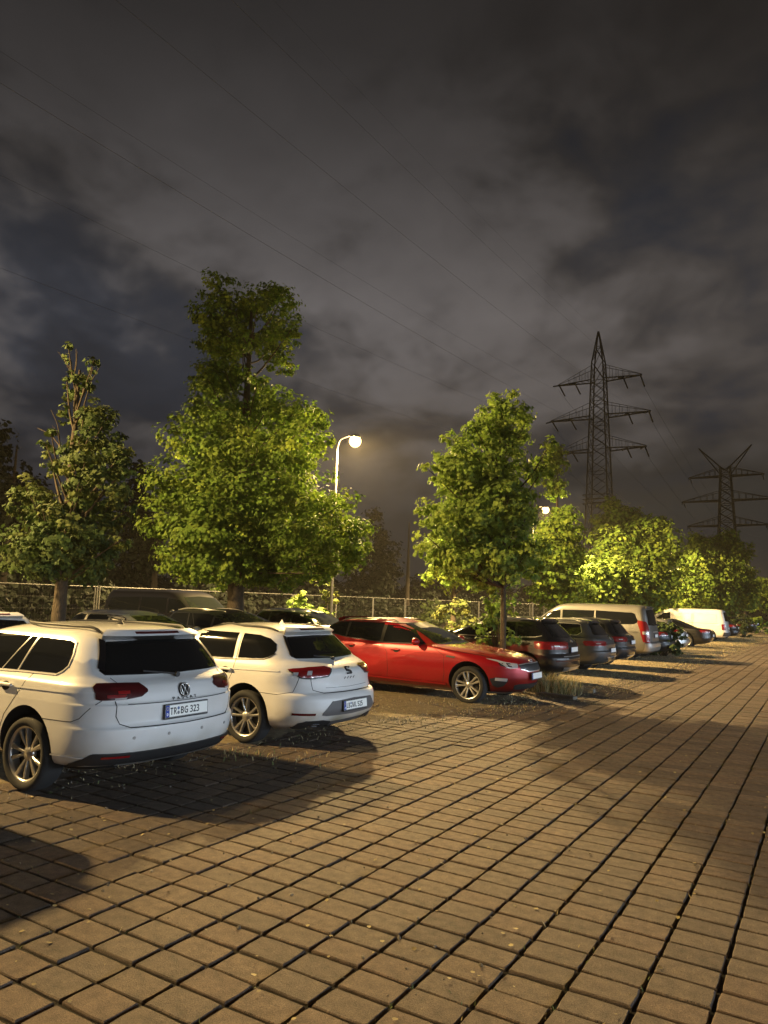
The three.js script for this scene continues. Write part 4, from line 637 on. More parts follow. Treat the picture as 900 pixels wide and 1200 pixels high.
// --- first-row neighbour whose rear throws the black shadow at the left edge
makeCar({ name: 'hatchback', label: 'silver hatchback beyond the left edge, left of the nearest white estate', X: -6.1, Z: 2.25, rows: 'hatch', wb: 2.6, r: .315, q: .7, per: 4, paint: CM.silver, style: 'far', windows: hatchWin, screen: hatchScreen, rearGlass: hatchRear, extra(k) { plainRear(k, { tailX: .5, tailH: .88, tailS: .15, tailIn: .5, plateH: .74, gateH: .6, emblemH: .93 }); spoiler(k.car, k.sh, 1.335, .5, CM.silver); } });

// --- second row, behind
const plainBoth = (k, paint) => { plainRear(k, { tailX: .55, tailH: .88, tailS: .14, tailIn: .45, plateH: .7, gateH: .58, emblemH: .95 }); const { P, car, sh, seam } = k; both((s) => P('headlight', 'front', [[.5, .72, .5, .62], [.85, .74, .85, .63], [1.1, .76, 1.1, .70]], CM.headGlass, { sz: s, off: .006 })); P('grille', 'front', [[-.45, .70, -.42, .58], [.45, .70, .42, .58]], CM.trim); addPlate(car, sh, 'front', .46, plainPlate, .05); seamsOf(k, [-1.08, -2.05], 1, .3); };
makeCar({ name: 'hatchback', label: 'white car whose roof shows above the nearest white estate at the left edge', X: -11.75, Z: 6.75, rows: 'hatch', wb: 2.6, r: .315, q: .8, per: 4, paint: CM.white, windows: hatchWin, screen: hatchScreen, rearGlass: hatchRear, extra(k) { plainBoth(k); spoiler(k.car, k.sh, 1.335, .5, CM.white); addMirror(k.car, k.sh, -1.72, .99, CM.white); } });
makeCar({ name: 'hatchback', label: 'silver hatchback with rounded roof behind the nearest white estate', X: -13.75, Z: 10.75, nose: true, rows: 'hatch', wb: 2.55, r: .31, q: .8, per: 4, paint: CM.silver, windows: hatchWin, screen: hatchScreen, rearGlass: hatchRear, extra(k) { plainBoth(k); addMirror(k.car, k.sh, -1.72, .99, CM.silver); both((s) => k.RB('window_trim', 'side', [[-1.8, 1.01], [-1.5, 1.21], [-1.15, 1.325], [-.3, 1.345], [.1, 1.32], [.3, 1.22]], .02, CM.chrome, { sz: s, off: .008 })); } });
makeCar({ name: 'estate_car', label: 'black estate car behind, between the two white estates and the big tree', X: -13.9, Z: 13.85, nose: true, rows: 'estate', wb: 2.7, r: .32, q: .8, per: 4, paint: CM.dark, windows: estateWin, screen: estateScreen, rearGlass: estateRear, extra(k) { plainBoth(k); addMirror(k.car, k.sh, -1.85, 1, CM.dark); roofRails(k.car, k.sh, [[.36, 1.4], [.1, 1.42], [-.5, 1.424], [-1.05, 1.40]], CM.chrome, .028); } });
makeCar({ name: 'compact_suv', label: 'black and silver compact SUV seen between the white sports estate and the red car', X: -13.9, Z: 17.0, nose: true, rows: 'suv', wb: 2.6, r: .33, q: .8, per: 4, paint: CM.dark, windows: suvWin, screen: suvScreen, rearGlass: suvRear, extra(k) { plainBoth(k); addMirror(k.car, k.sh, -1.8, 1.05, CM.dark); k.both2('rear_pillar', 'side', [[.56, 1.2, .66, 1.08], [.38, 1.36, .42, 1.08], [.28, 1.39, .34, 1.15]], CM.silver, { off: .006 }); both((s) => k.RB('roof_trim', 'side', [[-1.3, 1.40], [-.5, 1.43], [.2, 1.42]], .03, CM.silver, { sz: s, off: .008 })); } });
makeCar({ name: 'minibus', category: 'minibus', label: 'dark minibus in the gloom by the fence behind the silver hatchback', X: -19.3, Z: 16.4, nose: true, rows: 'van', wb: 2.9, r: .33, q: .6, per: 3, paint: CM.black, windows: vanWin, screen: vanScreen, rearGlass: vanRear, extra(k) { addMirror(k.car, k.sh, -2.6, 1.25, CM.dark); k.P('grille', 'front', [[-.5, .85, -.5, .7], [.5, .85, .5, .7]], CM.trim); both((s) => k.P('headlight', 'front', [[.55, .9, .55, .72], [.85, .9, .85, .74]], CM.headGlass, { sz: s })); } });

// ------------------------------------------------------------------ trees and shrubs
const barkTex = texture(256, (i, j) => { const a = Math.abs(NZ.noise(i / 9, j / 34, 2)) * 1.3, v = 0.35 + 0.55 * a + 0.25 * fbm(i / 5, j / 8, 5, 3); return [v, v * .96, v * .88]; });
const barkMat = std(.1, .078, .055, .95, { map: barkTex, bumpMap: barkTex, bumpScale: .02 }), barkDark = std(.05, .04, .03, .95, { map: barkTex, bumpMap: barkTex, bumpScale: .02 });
function leafGeo(lobed) {                                     // a maple-like leaf, folded a little along its midrib
  const o = lobed ? [[0, -.5], [.12, -.32], [.46, -.36], [.32, -.1], [.54, .12], [.24, .14], [.2, .32], [0, .56], [-.2, .32], [-.24, .14], [-.54, .12], [-.32, -.1], [-.46, -.36], [-.12, -.32]] : [[0, -.5], [.42, -.22], [.36, .2], [0, .56], [-.36, .2], [-.42, -.22]];
  const p = [0, 0, 0], idx = []; for (const [x, y] of o) p.push(x, y, -.28 * Math.abs(x) + .06 * y);
  for (let k = 1; k <= o.length; k++) idx.push(0, k, k % o.length + 1);
  const g = new THREE.BufferGeometry(); g.setAttribute('position', new THREE.Float32BufferAttribute(p, 3)); g.setIndex(idx); g.computeVertexNormals(); return g;
}
const leafA = leafGeo(true), leafB = leafGeo(false);
const leafMat = new THREE.MeshPhysicalMaterial({ color: 0xffffff, roughness: .8, specularIntensity: .3, transmission: .36, thickness: 0, side: THREE.DoubleSide });
function foliage(parent, name, blobs, o) {                    // blobs: [x, y, z, r] local; leaves gather in sprays over each blob
  const R = rng(o.seed), L = [], v = new THREE.Vector3(), dirv = () => { let x, y, z, l; do { x = R() * 2 - 1; y = R() * 2 - 1; z = R() * 2 - 1; l = x * x + y * y + z * z; } while (l > 1 || l < .01); l = Math.sqrt(l); return [x / l, y / l, z / l]; };
  for (const [bx, by, bz, r] of blobs) {
    const sprays = Math.max(5, Math.round(o.sprays * (r / .6) ** 1.2)), per = Math.max(4, Math.round(o.dens * r * r / sprays));
    for (let s = 0; s < sprays; s++) {
      const d = dirv(), q = .55 + .5 * R(), cx = bx + d[0] * r * q, cy = by + d[1] * r * q * .92, cz = bz + d[2] * r * q, sr = r * (.2 + .22 * R()) + .05, tone = R();
      for (let k = 0; k < per; k++) {
        const e = dirv(), w = Math.pow(R(), .55); L.push([cx + e[0] * sr * w * 1.25, cy + e[1] * sr * w * .75 - .12 * sr, cz + e[2] * sr * w * 1.25, d[0] * .5 + e[0] * .5, d[1] * .5 + e[1] * .35 + .35, d[2] * .5 + e[2] * .5, tone]);
      }
    }
  }
  const im = new THREE.InstancedMesh(o.lobed ? leafA : leafB, leafMat, L.length); im.name = name; im.userData.kind = 'stuff'; im.castShadow = im.receiveShadow = true;
  const m = new THREE.Matrix4(), qn = new THREE.Quaternion(), sc = new THREE.Vector3(), zq = new THREE.Quaternion(), Z = new THREE.Vector3(0, 0, 1), c = new THREE.Color();
  L.forEach((l, k) => {
    v.set(l[3] + (R() - .5) * .9, l[4] + (R() - .5) * .7, l[5] + (R() - .5) * .9).normalize(); qn.setFromUnitVectors(Z, v); zq.setFromAxisAngle(Z, R() * 6.28); qn.multiply(zq);
    const s = o.leaf * (.65 + .7 * R()); m.compose(v.set(l[0], l[1], l[2]), qn, sc.set(s, s, s)); im.setMatrixAt(k, m);
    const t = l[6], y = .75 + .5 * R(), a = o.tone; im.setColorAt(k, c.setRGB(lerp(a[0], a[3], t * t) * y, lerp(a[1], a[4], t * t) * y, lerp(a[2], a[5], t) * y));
  });
  parent.add(im); return L.length;
}
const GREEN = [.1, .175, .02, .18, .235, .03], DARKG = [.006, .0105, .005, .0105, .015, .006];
const RX = .8525, RZ = .5228;                                 // across the view, along the ground
let leafTotal = 0;
function tree(o) {
  const t = thing(o.name || 'tree', o.label, 'tree', o.X, o.Z, 0, o.group), R = rng(o.seed), blobs = [], reach = o.depth;
  // lobes [across, height, radius]; each is set at its own depth, and a mate on the far side fills the crown out
  const top = Math.max(...o.lobes.map((l) => l[1])), limbs = [], dist = -o.X * RZ + o.Z * RX, pos = (u, h, d) => { const f = 1 + d / dist * (o.taper ?? 1); return [u * f * RX - d * RZ + (f - 1) * (o.X * RX + o.Z * RZ) * RX, 1.76 + (h - 1.76) * f, -(u * f * RZ + d * RX + (f - 1) * (o.X * RX + o.Z * RZ) * RZ)]; };
  for (const [u, h, r] of o.lobes) {
    const half = reach * Math.sqrt(Math.max(.05, 1 - ((h - o.mid) / (Math.max(top - o.mid, o.mid - o.low) * 1.12)) ** 2)) * Math.sqrt(Math.max(.15, 1 - (u / (o.wide * 1.1)) ** 2));
    const d1 = -half * (.25 + .75 * R()), p1 = pos(u, h, d1 + r * .3); blobs.push([p1[0], p1[1], p1[2], r]); limbs.push(p1);
    if (!o.thin && !(o.slimAbove && h > o.slimAbove && R() < .6)) { const p2 = pos(u * (.8 + .15 * R()), h - .1 - .2 * R(), half * (.15 + .85 * R())); blobs.push([p2[0], p2[1], p2[2], r * 1.02]); if (R() < .5) limbs.push(p2); if (half > 1.2) { const p3 = pos(u * .7, h - .15, (R() - .5) * half * .7); blobs.push([p3[0], p3[1], p3[2], r * .95]); } }
  }
  const bm = o.bark || barkMat, lean = o.lean || 0, tp = (f) => pos(lean * f * f, top * .93 * f, 0);
  part(t, 'trunk', taperTube([[0, -.12, 0], tp(.12), tp(.3), tp(.55), tp(.8), tp(1)], o.trunk, o.trunk * .14, 14, 6, .16), bm);
  const lg = []; limbs.forEach((p, k) => { if (o.limbs && R() > o.limbs) return; const f = clamp((p[1] - .22 * Math.hypot(p[0], p[2]) - .55 - R() * .5) / (top * .93), Math.min(.6, o.low * .98 / (top * .93)), .92), a = tp(f), L = Math.hypot(p[0] - a[0], p[1] - a[1], p[2] - a[2]); lg.push(taperTube([a, [lerp(a[0], p[0], .4) + (R() - .5) * .1 * L, lerp(a[1], p[1], .3), lerp(a[2], p[2], .4) + (R() - .5) * .1 * L], p], Math.min(o.trunk * .34, .012 + .013 * L), .008, 6, 3)); });
  if (lg.length) part(t, 'limbs', merged(lg), bm);
  if (o.twigs) { const g = []; for (const [u, h, n, len] of o.twigs) for (let k = 0; k < n; k++) { const a = pos(u * .5, h - .35, 0), b = pos(u + (R() - .5) * len, h + (R() - .2) * len, (R() - .5) * len); g.push(taperTube([a, [lerp(a[0], b[0], .5) + .05, lerp(a[1], b[1], .6), lerp(a[2], b[2], .5)], b], .013, .004, 5, 3)); } part(t, 'bare_twigs', merged(g), bm); }
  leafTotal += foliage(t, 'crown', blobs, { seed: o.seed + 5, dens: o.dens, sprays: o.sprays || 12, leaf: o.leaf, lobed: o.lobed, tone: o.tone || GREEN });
  return t;
}
tree({label:'tall broad maple in two uneven towers, left of the lit street lamp',trunk:.3,depth:2.6,wide:3.6,mid:4.6,low:2.5,slimAbove:9.4,dens:1250,sprays:18,leaf:.1,lobed:true,limbs:.7,X:-14.2,Z:15.3,seed:100,lobes:[[-1.05,10.95,0.58],[-1.26,10.14,0.53],[-0.51,10.30,0.61],[-1.04,9.36,0.58],[0.19,10.59,0.48],[0.87,10.56,0.58],[1.22,9.70,0.44],[0.62,9.42,0.44],[1.08,8.78,0.36],[-0.21,9.39,0.48],[-0.73,8.46,0.68],[-1.26,8.19,0.48],[0.29,8.11,0.29],[-1.09,7.29,0.73],[-0.15,7.07,0.68],[0.77,7.61,0.58],[1.41,7.19,0.58],[2.04,7.01,0.44],[-1.77,6.38,0.63],[-0.77,6.16,0.87],[0.46,6.20,0.87],[1.58,6.23,0.78],[2.24,6.38,0.39],[-1.94,5.12,0.82],[-0.81,4.78,1.07],[0.66,4.83,1.12],[1.88,4.99,0.82],[-2.18,4,0.73],[-0.98,3.55,1.07],[0.48,3.47,1.16],[1.81,3.76,0.97],[2.88,4.48,0.63],[3.32,3.75,0.53],[2.80,3.30,0.82],[-1.55,2.92,0.78],[-0.33,2.86,0.65],[1,2.86,0.63],[2.21,2.94,0.58],[3.41,3.17,0.39],[3.06,2.92,0.36],[-0.92,2.51,0.36],[0.54,2.50,0.34],[1.62,2.49,0.34],[2.59,2.52,0.24]]});
tree({label:'thin-topped tree with bare twigs at its crown, leftmost of the row',trunk:.17,depth:1.3,wide:1.5,mid:3.2,low:2,dens:1700,sprays:14,leaf:.085,lobed:true,limbs:.8,tone:[.05,.085,.02,.1,.12,.028],twigs:[[-.25,6.2,6,.5],[-.5,4.9,4,.5],[.2,5.9,4,.4],[.95,3.1,5,.6]],X:-12.3,Z:8.5,seed:107,lobes:[[-0.26,6.54,0.10],[0.26,6.29,0.13],[-0.25,5.97,0.13],[-0.04,5.85,0.19],[0.24,5.86,0.11],[-0.24,5.28,0.13],[0.17,5.35,0.23],[0.45,5.36,0.19],[0.63,5.14,0.23],[0.37,4.96,0.39],[0.71,4.75,0.29],[-0.45,4.82,0.10],[-0.54,4.60,0.10],[0.18,4.57,0.36],[0.95,4.47,0.26],[0.80,4.30,0.39],[0.26,4.28,0.36],[-0.39,4.21,0.16],[1.04,4.19,0.19],[0.74,3.85,0.42],[0.25,3.83,0.32],[-0.84,3.75,0.23],[-0.67,3.59,0.29],[-0.97,3.37,0.26],[-0.48,3.32,0.39],[0.16,3.50,0.39],[0.86,3.52,0.36],[0.63,3.09,0.42],[-0.01,2.95,0.49],[-0.72,2.93,0.45],[1.03,2.77,0.19],[-0.90,2.57,0.36],[-0.36,2.55,0.49],[0.28,2.57,0.45],[0.68,2.49,0.28],[-0.55,2.29,0.28],[-0.01,2.26,0.31],[0.54,2.27,0.23],[0.79,2.38,0.16]]});
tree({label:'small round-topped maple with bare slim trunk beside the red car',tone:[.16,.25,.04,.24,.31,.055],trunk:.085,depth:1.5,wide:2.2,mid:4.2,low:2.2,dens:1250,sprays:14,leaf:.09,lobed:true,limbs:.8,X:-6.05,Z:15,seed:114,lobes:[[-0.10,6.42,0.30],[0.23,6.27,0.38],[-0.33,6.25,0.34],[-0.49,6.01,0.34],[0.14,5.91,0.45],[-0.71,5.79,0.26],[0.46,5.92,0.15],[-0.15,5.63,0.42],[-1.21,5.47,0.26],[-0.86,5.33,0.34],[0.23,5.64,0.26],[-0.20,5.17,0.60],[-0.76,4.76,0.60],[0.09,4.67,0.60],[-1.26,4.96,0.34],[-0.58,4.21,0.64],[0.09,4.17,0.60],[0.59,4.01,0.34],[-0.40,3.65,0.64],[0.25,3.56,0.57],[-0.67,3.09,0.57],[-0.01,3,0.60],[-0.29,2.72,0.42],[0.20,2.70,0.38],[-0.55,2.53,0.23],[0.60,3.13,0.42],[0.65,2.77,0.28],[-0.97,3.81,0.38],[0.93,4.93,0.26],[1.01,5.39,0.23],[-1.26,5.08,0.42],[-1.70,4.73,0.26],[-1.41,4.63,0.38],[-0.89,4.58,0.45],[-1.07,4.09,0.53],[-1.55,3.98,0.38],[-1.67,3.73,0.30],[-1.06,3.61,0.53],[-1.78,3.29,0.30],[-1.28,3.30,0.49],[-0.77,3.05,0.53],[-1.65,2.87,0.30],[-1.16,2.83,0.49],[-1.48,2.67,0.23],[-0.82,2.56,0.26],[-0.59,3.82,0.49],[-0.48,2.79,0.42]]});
tree({label:'maple behind the small one, its trunk standing left of it',trunk:.17,depth:1.7,wide:1.9,mid:4,low:2,dens:360,sprays:12,leaf:.17,limbs:.6,X:-15,Z:31,seed:121,lobes:[[0.06,6.15,0.73],[-0.73,4.49,0.81],[0.50,4.32,0.97],[-0.09,3.21,0.73],[0.92,3.12,0.65],[-1.11,3.34,0.57],[1.09,5.36,0.81]]});
tree({label:'tree behind the distant lamp, above the champagne minibus',trunk:.2,depth:2.2,wide:1.8,mid:5.5,low:2,dens:330,sprays:13,leaf:.17,limbs:.5,X:-12.5,Z:38.7,seed:128,lobes:[[-0.38,10.60,0.52],[0.05,10.47,0.47],[-0.66,9.57,0.75],[0.15,9.79,0.52],[-0.09,8.43,0.70],[0.43,6.87,0.75],[-0.09,6.05,1.12],[0.72,5.79,0.75],[-0.37,4.91,1.12],[0.71,4.66,0.94],[-0.93,4.09,0.94],[0.15,3.71,1.12],[0.99,3.36,0.75],[-0.64,2.75,0.94],[0.34,2.78,0.84],[1.27,2.72,0.47]]});
tree({label:'wide double-crowned tree under the lattice pylon, brightly lit on its left',trunk:.25,depth:2.6,wide:3.6,mid:5,low:1.8,dens:270,sprays:14,leaf:.21,limbs:.4,X:-12.5,Z:57.5,seed:135,lobes:[[-1.81,10.19,0.59],[-1.62,9.26,1.12],[-2.68,8.56,0.72],[-0.36,8.83,1.18],[-2.89,7.29,0.86],[-1.43,7.33,1.71],[0.89,7.80,1.45],[1.96,8.64,0.86],[2.34,7.45,1.32],[-2.90,5.63,0.99],[-1.26,5.22,1.84],[0.86,5.75,1.84],[2.98,6.41,0.92],[2.76,5.15,1.45],[-3.11,3.92,0.86],[-1.47,3.38,1.45],[0.63,3.45,1.58],[2.27,3.30,1.32]]});
tree({label:'broad tree under the distant pylon at the right',trunk:.25,depth:3,wide:3.9,mid:5,low:1.5,dens:210,sprays:13,leaf:.26,limbs:.4,X:-9.2,Z:78,seed:142,lobes:[[-2.06,8.81,0.93],[-1.24,7.82,1.69],[-2.86,7.01,1.10],[1.43,9.18,1.10],[0.38,7.87,1.69],[2.50,7.94,1.35],[-1.29,5.71,2.03],[1.33,5.79,2.20],[-3.50,4.80,1.18],[-1.92,3.67,1.69],[0.26,3.57,1.86],[2.94,5.84,1.01],[2.88,3.82,1.69]]});
tree({label:'low tree cut by the right edge at the end of the row',trunk:.25,depth:2.5,wide:4.5,mid:3.5,low:1,dens:120,sprays:12,leaf:.34,limbs:.4,X:-8.5,Z:100,seed:149,lobes:[[1.74,5.46,1.17],[2.43,3.79,1.70],[0.72,3.22,1.28],[3.42,4.88,1.49],[4.11,3.42,1.49]]});
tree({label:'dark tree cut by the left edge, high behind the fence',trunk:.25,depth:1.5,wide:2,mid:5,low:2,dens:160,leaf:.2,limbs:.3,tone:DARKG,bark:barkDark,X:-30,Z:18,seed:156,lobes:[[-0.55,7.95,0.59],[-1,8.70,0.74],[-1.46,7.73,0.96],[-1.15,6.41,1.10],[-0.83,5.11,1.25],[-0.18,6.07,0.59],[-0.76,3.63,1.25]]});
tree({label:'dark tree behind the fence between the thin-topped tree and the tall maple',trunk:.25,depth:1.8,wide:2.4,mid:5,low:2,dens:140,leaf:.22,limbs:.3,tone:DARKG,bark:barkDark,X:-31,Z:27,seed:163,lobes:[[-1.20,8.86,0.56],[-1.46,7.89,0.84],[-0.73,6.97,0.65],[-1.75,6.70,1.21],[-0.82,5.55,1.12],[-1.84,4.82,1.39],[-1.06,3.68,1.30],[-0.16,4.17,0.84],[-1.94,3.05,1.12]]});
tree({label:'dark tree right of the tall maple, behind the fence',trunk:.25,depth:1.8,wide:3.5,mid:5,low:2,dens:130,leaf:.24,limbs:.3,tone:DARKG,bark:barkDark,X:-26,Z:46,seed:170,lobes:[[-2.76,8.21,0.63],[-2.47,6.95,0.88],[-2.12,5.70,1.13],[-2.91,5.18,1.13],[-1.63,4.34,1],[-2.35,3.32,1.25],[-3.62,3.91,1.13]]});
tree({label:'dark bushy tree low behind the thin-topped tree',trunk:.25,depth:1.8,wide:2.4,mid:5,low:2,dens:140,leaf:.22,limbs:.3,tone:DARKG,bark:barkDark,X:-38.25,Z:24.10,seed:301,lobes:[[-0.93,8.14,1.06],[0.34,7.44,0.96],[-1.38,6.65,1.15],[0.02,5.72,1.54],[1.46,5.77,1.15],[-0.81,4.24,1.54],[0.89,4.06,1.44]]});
// a shrub: stems from the ground and leaves round them
function shrub(label, X, Z, h, w, o = {}) {
  const s = thing('shrub', label, 'shrub', X, Z), R = rng(o.seed || 5), blobs = [], g = [];
  for (let k = 0; k < (o.n || 16); k++) { const a = R() * 6.28, r = w * .5 * Math.sqrt(R()), y = h * (.15 + .85 * R()), q = 1 - .6 * Math.max(0, y / h - .5); const p = [Math.cos(a) * r * q, y, Math.sin(a) * r * q]; blobs.push([...p, (o.r || .22) * (.7 + .6 * R())]); g.push(taperTube([[p[0] * .15, -.05, p[2] * .15], [p[0] * .5, y * .55, p[2] * .5], p], .014, .005, 5, 3)); }
  part(s, 'stems', merged(g), barkMat); leafTotal += foliage(s, 'leaves', blobs, { seed: (o.seed || 5) + 3, dens: o.dens || 1100, sprays: 7, leaf: o.leaf || .1, lobed: o.leaf ? false : true, tone: o.tone || GREEN }); return s;
}
shrub('bright green leafy shoots round the foot of the small maple', -6.45, 15.8, 2.05, .95, { n: 26, seed: 21, r: .22, leaf: 0, dens: 900, tone: [.12, .2, .03, .19, .26, .045] });
shrub('dense green shrub standing behind the champagne minibus at the lane', -5.5, 30.2, 1.25, 1.35, { n: 26, seed: 31, leaf: .12, tone: [.04, .07, .018, .06, .09, .022], dens: 1000 });
shrub('dark green shrub at the lane farther off beyond the white van', -5.3, 59.5, 1.5, 1.8, { n: 20, seed: 41, leaf: .18, r: .35, dens: 320, tone: [.04, .06, .018, .06, .08, .022] });
shrub('small shrub near the far end of the row', -5.2, 73, 1.4, 1.8, { n: 14, seed: 43, leaf: .2, r: .35, dens: 260 });
shrub('low shrub at the foot of the thin-topped tree', -12.6, 8.9, 1.15, 1.2, { n: 14, seed: 47, leaf: .1, dens: 700 });
shrub('leafy bush under the tall maple by the fence', -17.5, 22.5, 1.9, 2.6, { n: 20, seed: 51, leaf: .14, r: .4, dens: 420 });
shrub('yellowish bush between the two maples in front of the fence', -13.2, 27.6, 1.75, 1.9, { n: 18, seed: 53, leaf: .14, r: .32, dens: 460, tone: [.08, .11, .022, .13, .14, .03] });
shrub('dark bush at the fence right of the lit street lamp', -19.3, 38.0, 1.8, 3.2, { n: 18, seed: 57, leaf: .18, r: .5, dens: 260, tone: [.04, .06, .018, .06, .08, .022] });
shrub('slim leafy bush beneath the lamp post', -16.9, 23.6, 2.3, .9, { n: 14, seed: 59, leaf: .14, r: .25, dens: 600, tone: [.08, .11, .022, .13, .14, .03] });
tree({ label: 'bushy tree low between the minibus and the white van', X: -12, Z: 48, trunk: .2, depth: 2, wide: 3.4, mid: 3, low: 1.4, dens: 200, leaf: .24, limbs: .4, seed: 411, lobes: [[-2.2, 3.2, 1.1], [-1, 3.9, 1.3], [.3, 4.2, 1.3], [1.6, 3.6, 1.2], [2.6, 2.9, 1.0], [-1.6, 2.2, 1.1], [0, 2.4, 1.3], [1.4, 2.2, 1.1]] });
tree({ label: 'bushy tree low beyond the white van, left of the end of the row', X: -12, Z: 82, trunk: .25, depth: 2.6, wide: 5, mid: 3.4, low: 1.4, dens: 140, leaf: .32, limbs: .4, seed: 421, lobes: [[-4, 3.4, 1.5], [-2.2, 4.4, 1.7], [-.4, 4.8, 1.8], [1.6, 4.2, 1.7], [3.2, 3.4, 1.5], [-3, 2.2, 1.5], [-1, 2.4, 1.7], [1, 2.4, 1.7], [3, 2.2, 1.5]] });

// dry tuft and kerb stone on the island by the small maple
function tuft(label, X, Z, n, h, w, seed) {
  const R = rng(seed), pos = [], col = [], idx = []; let b = 0;
  for (let k = 0; k < n; k++) {
    const a = R() * 6.28, r = w * Math.pow(R(), .7), x = Math.cos(a) * r * 1.3, z = Math.sin(a) * r, L = h * (.45 + .75 * R()), bx = (R() - .5) * .8 * L + Math.cos(a) * .25 * L, bz = (R() - .5) * .8 * L + Math.sin(a) * .25 * L, t = R() * 6.28, wx = Math.cos(t) * .0045, wz = Math.sin(t) * .0045, g = R() < .62, q = .7 + .6 * R(), c = g ? [.42 * q, .33 * q, .16 * q] : [.12 * q, .15 * q, .045 * q];
    for (const [f, s] of [[0, 1], [.55, .8], [1, .15]]) { const e = f * f; for (const sg of [-1, 1]) { pos.push(x + bx * e + wx * s * sg, L * f * (1 - .25 * e), z + bz * e + wz * s * sg); col.push(...c); } }
    idx.push(b, b + 1, b + 2, b + 1, b + 3, b + 2, b + 2, b + 3, b + 4, b + 3, b + 5, b + 4); b += 6;
  }
  const g = new THREE.BufferGeometry(); g.setAttribute('position', new THREE.Float32BufferAttribute(pos, 3)); g.setAttribute('color', new THREE.Float32BufferAttribute(col, 3)); g.setIndex(idx); g.computeVertexNormals();
  const m = new THREE.Mesh(g, tuftMat); m.name = numbered('grass_tuft'); m.position.set(X, 0, -Z); m.castShadow = m.receiveShadow = true; tag(m, label, 'grass'); scene.add(m);
}
const tuftMat = std(1, 1, 1, .9, { vertexColors: true, side: THREE.DoubleSide });
tuft('dry straw-coloured grass tuft in front of the black compact SUV', -5.0, 15.05, 900, .48, .5, 61);
tuft('thin dry grass along the island behind the grass tuft', -5.7, 14.75, 420, .3, .5, 62);
tuft('sparse weeds at the rear of the white sports estate', -5.0, 6.55, 34, .07, .4, 63);
tuft('sparse weeds between the two white estates by the left one', -5.6, 6.3, 40, .08, .3, 64);
{ const k = new THREE.Mesh(new RoundedBoxGeometry(1.0, .12, .2, 3, .02), std(.3, .28, .24, .9, { map: barkTex })); k.name = 'kerb_stone'; k.position.set(-4.72, .02, -15.55); k.rotation.y = .05; k.castShadow = k.receiveShadow = true; tag(k, 'pale kerb stone edging the island beside the grass tuft', 'kerb stone'); scene.add(k); }
{ const k = new THREE.Mesh(new RoundedBoxGeometry(.8, .1, .18, 3, .02), std(.27, .25, .21, .9, { map: barkTex })); k.name = 'kerb_stone_001'; k.position.set(-4.6, .015, -14.25); k.rotation.y = -.2; k.castShadow = k.receiveShadow = true; tag(k, 'low kerb stone by the nose of the red car', 'kerb stone'); scene.add(k); }

// ------------------------------------------------------------------ street lamps: mast, short arm, bowl and cap
const mastMat = std(.06, .06, .058, .5, { metalness: .3 });
function lampPost(label, X, Z, o) {
  const side = o.side || 1, t = thing('street_lamp', label, 'street lamp', X - side * .85, Z, 0, o.group), hgt = 8;
  part(t, 'mast', merged([new THREE.CylinderGeometry(.042, .078, hgt - .1, 14).translate(0, (hgt - .1) / 2, 0), new THREE.CylinderGeometry(.11, .12, .9, 14).translate(0, .45, 0)]), mastMat);
  part(t, 'arm', taperTube([[0, hgt - .25, 0], [side * .12, hgt + .12, 0], [side * .5, hgt + .25, 0], [side * .85, hgt + .24, 0]], .04, .028, 10, 5), mastMat);
  part(t, 'lamp_cap', new THREE.LatheGeometry([[.001, .3], [.07, .285], [.15, .24], [.2, .2], [.205, .18], [.18, .17]].map((p) => new THREE.Vector2(...p)), 32).translate(side * .85, hgt, 0), mastMat);
  const em = new THREE.MeshStandardMaterial({ color: 0xffffff, roughness: .4, emissive: o.color, emissiveIntensity: o.glow });
  part(t, 'lamp_bowl', new THREE.LatheGeometry([[.18, .17], [.228, .1], [.243, .02], [.226, -.07], [.18, -.15], [.1, -.21], [.001, -.228]].map((p) => new THREE.Vector2(...p)), 32).translate(side * .85, hgt, 0), em);
  const L = new THREE.SpotLight(o.color, o.cd, 0, 1.55, .08, 2); L.castShadow = true; L.shadow.mapSize.set(1024, 1024); L.shadow.radius = o.color === COOL ? 4 : 9; L.position.set(side * .85, hgt + .01, 0); L.target.position.set(side * (.85 + (o.lean ?? 0)), hgt - 1, 0); t.add(L, L.target);
  const U = new THREE.PointLight(o.color, o.cd * .06, 0, 2); U.castShadow = true; U.shadow.radius = 9; U.position.set(side * .85, hgt - .02, 0); t.add(U);   // what the bowl lets out sideways and up
}
const rowLamps = 'street lamps along the parking rows';
lampPost('street lamp glaring beside the tall maple, nearest of the lit lamps', -15.6, 23.1, { color: WARM, cd: LAMP_CD, lean: .35, glow: 3 });
lampPost('street lamp beyond the left edge that lights the near cars from behind', -15.6, 1.4, { color: WARM, cd: 1000, glow: 3 });
lampPost('street lamp of the same row, behind the photographer', -15.6, -43, { color: WARM, cd: 3400, glow: 3 });
lampPost('second lit street lamp, shining among the leaves over the small maple', -15.3, 45, { color: WARM, cd: LAMP_CD * .6, lean: .35, glow: 3 });
lampPost('third lit street lamp, a bright point in the wide tree', -15.5, 68.6, { color: WARM, cd: LAMP_CD * .55, glow: 3 });
lampPost('fourth lit street lamp, a point right of the wide tree', -14.2, 84, { color: WARM, cd: LAMP_CD * .4, glow: 3 });
lampPost('farthest lit street lamp, a point in the tree under the distant pylon', -15, 106, { color: WARM, cd: LAMP_CD * .6, glow: 3 });
lampPost('cool white street lamp far across the lane, behind the photographer', 73, -30, { color: COOL, cd: FAR_CD, glow: 3, side: -1 });
lampPost('cool white street lamp far across the lane, level with the nearest white estate', 77, 1.25, { color: COOL, cd: FAR_CD, glow: 3, side: -1 });
lampPost('cool white street lamp far across the lane, level with the red car', 72, 16.25, { color: COOL, cd: FAR_CD, glow: 3, side: -1 });
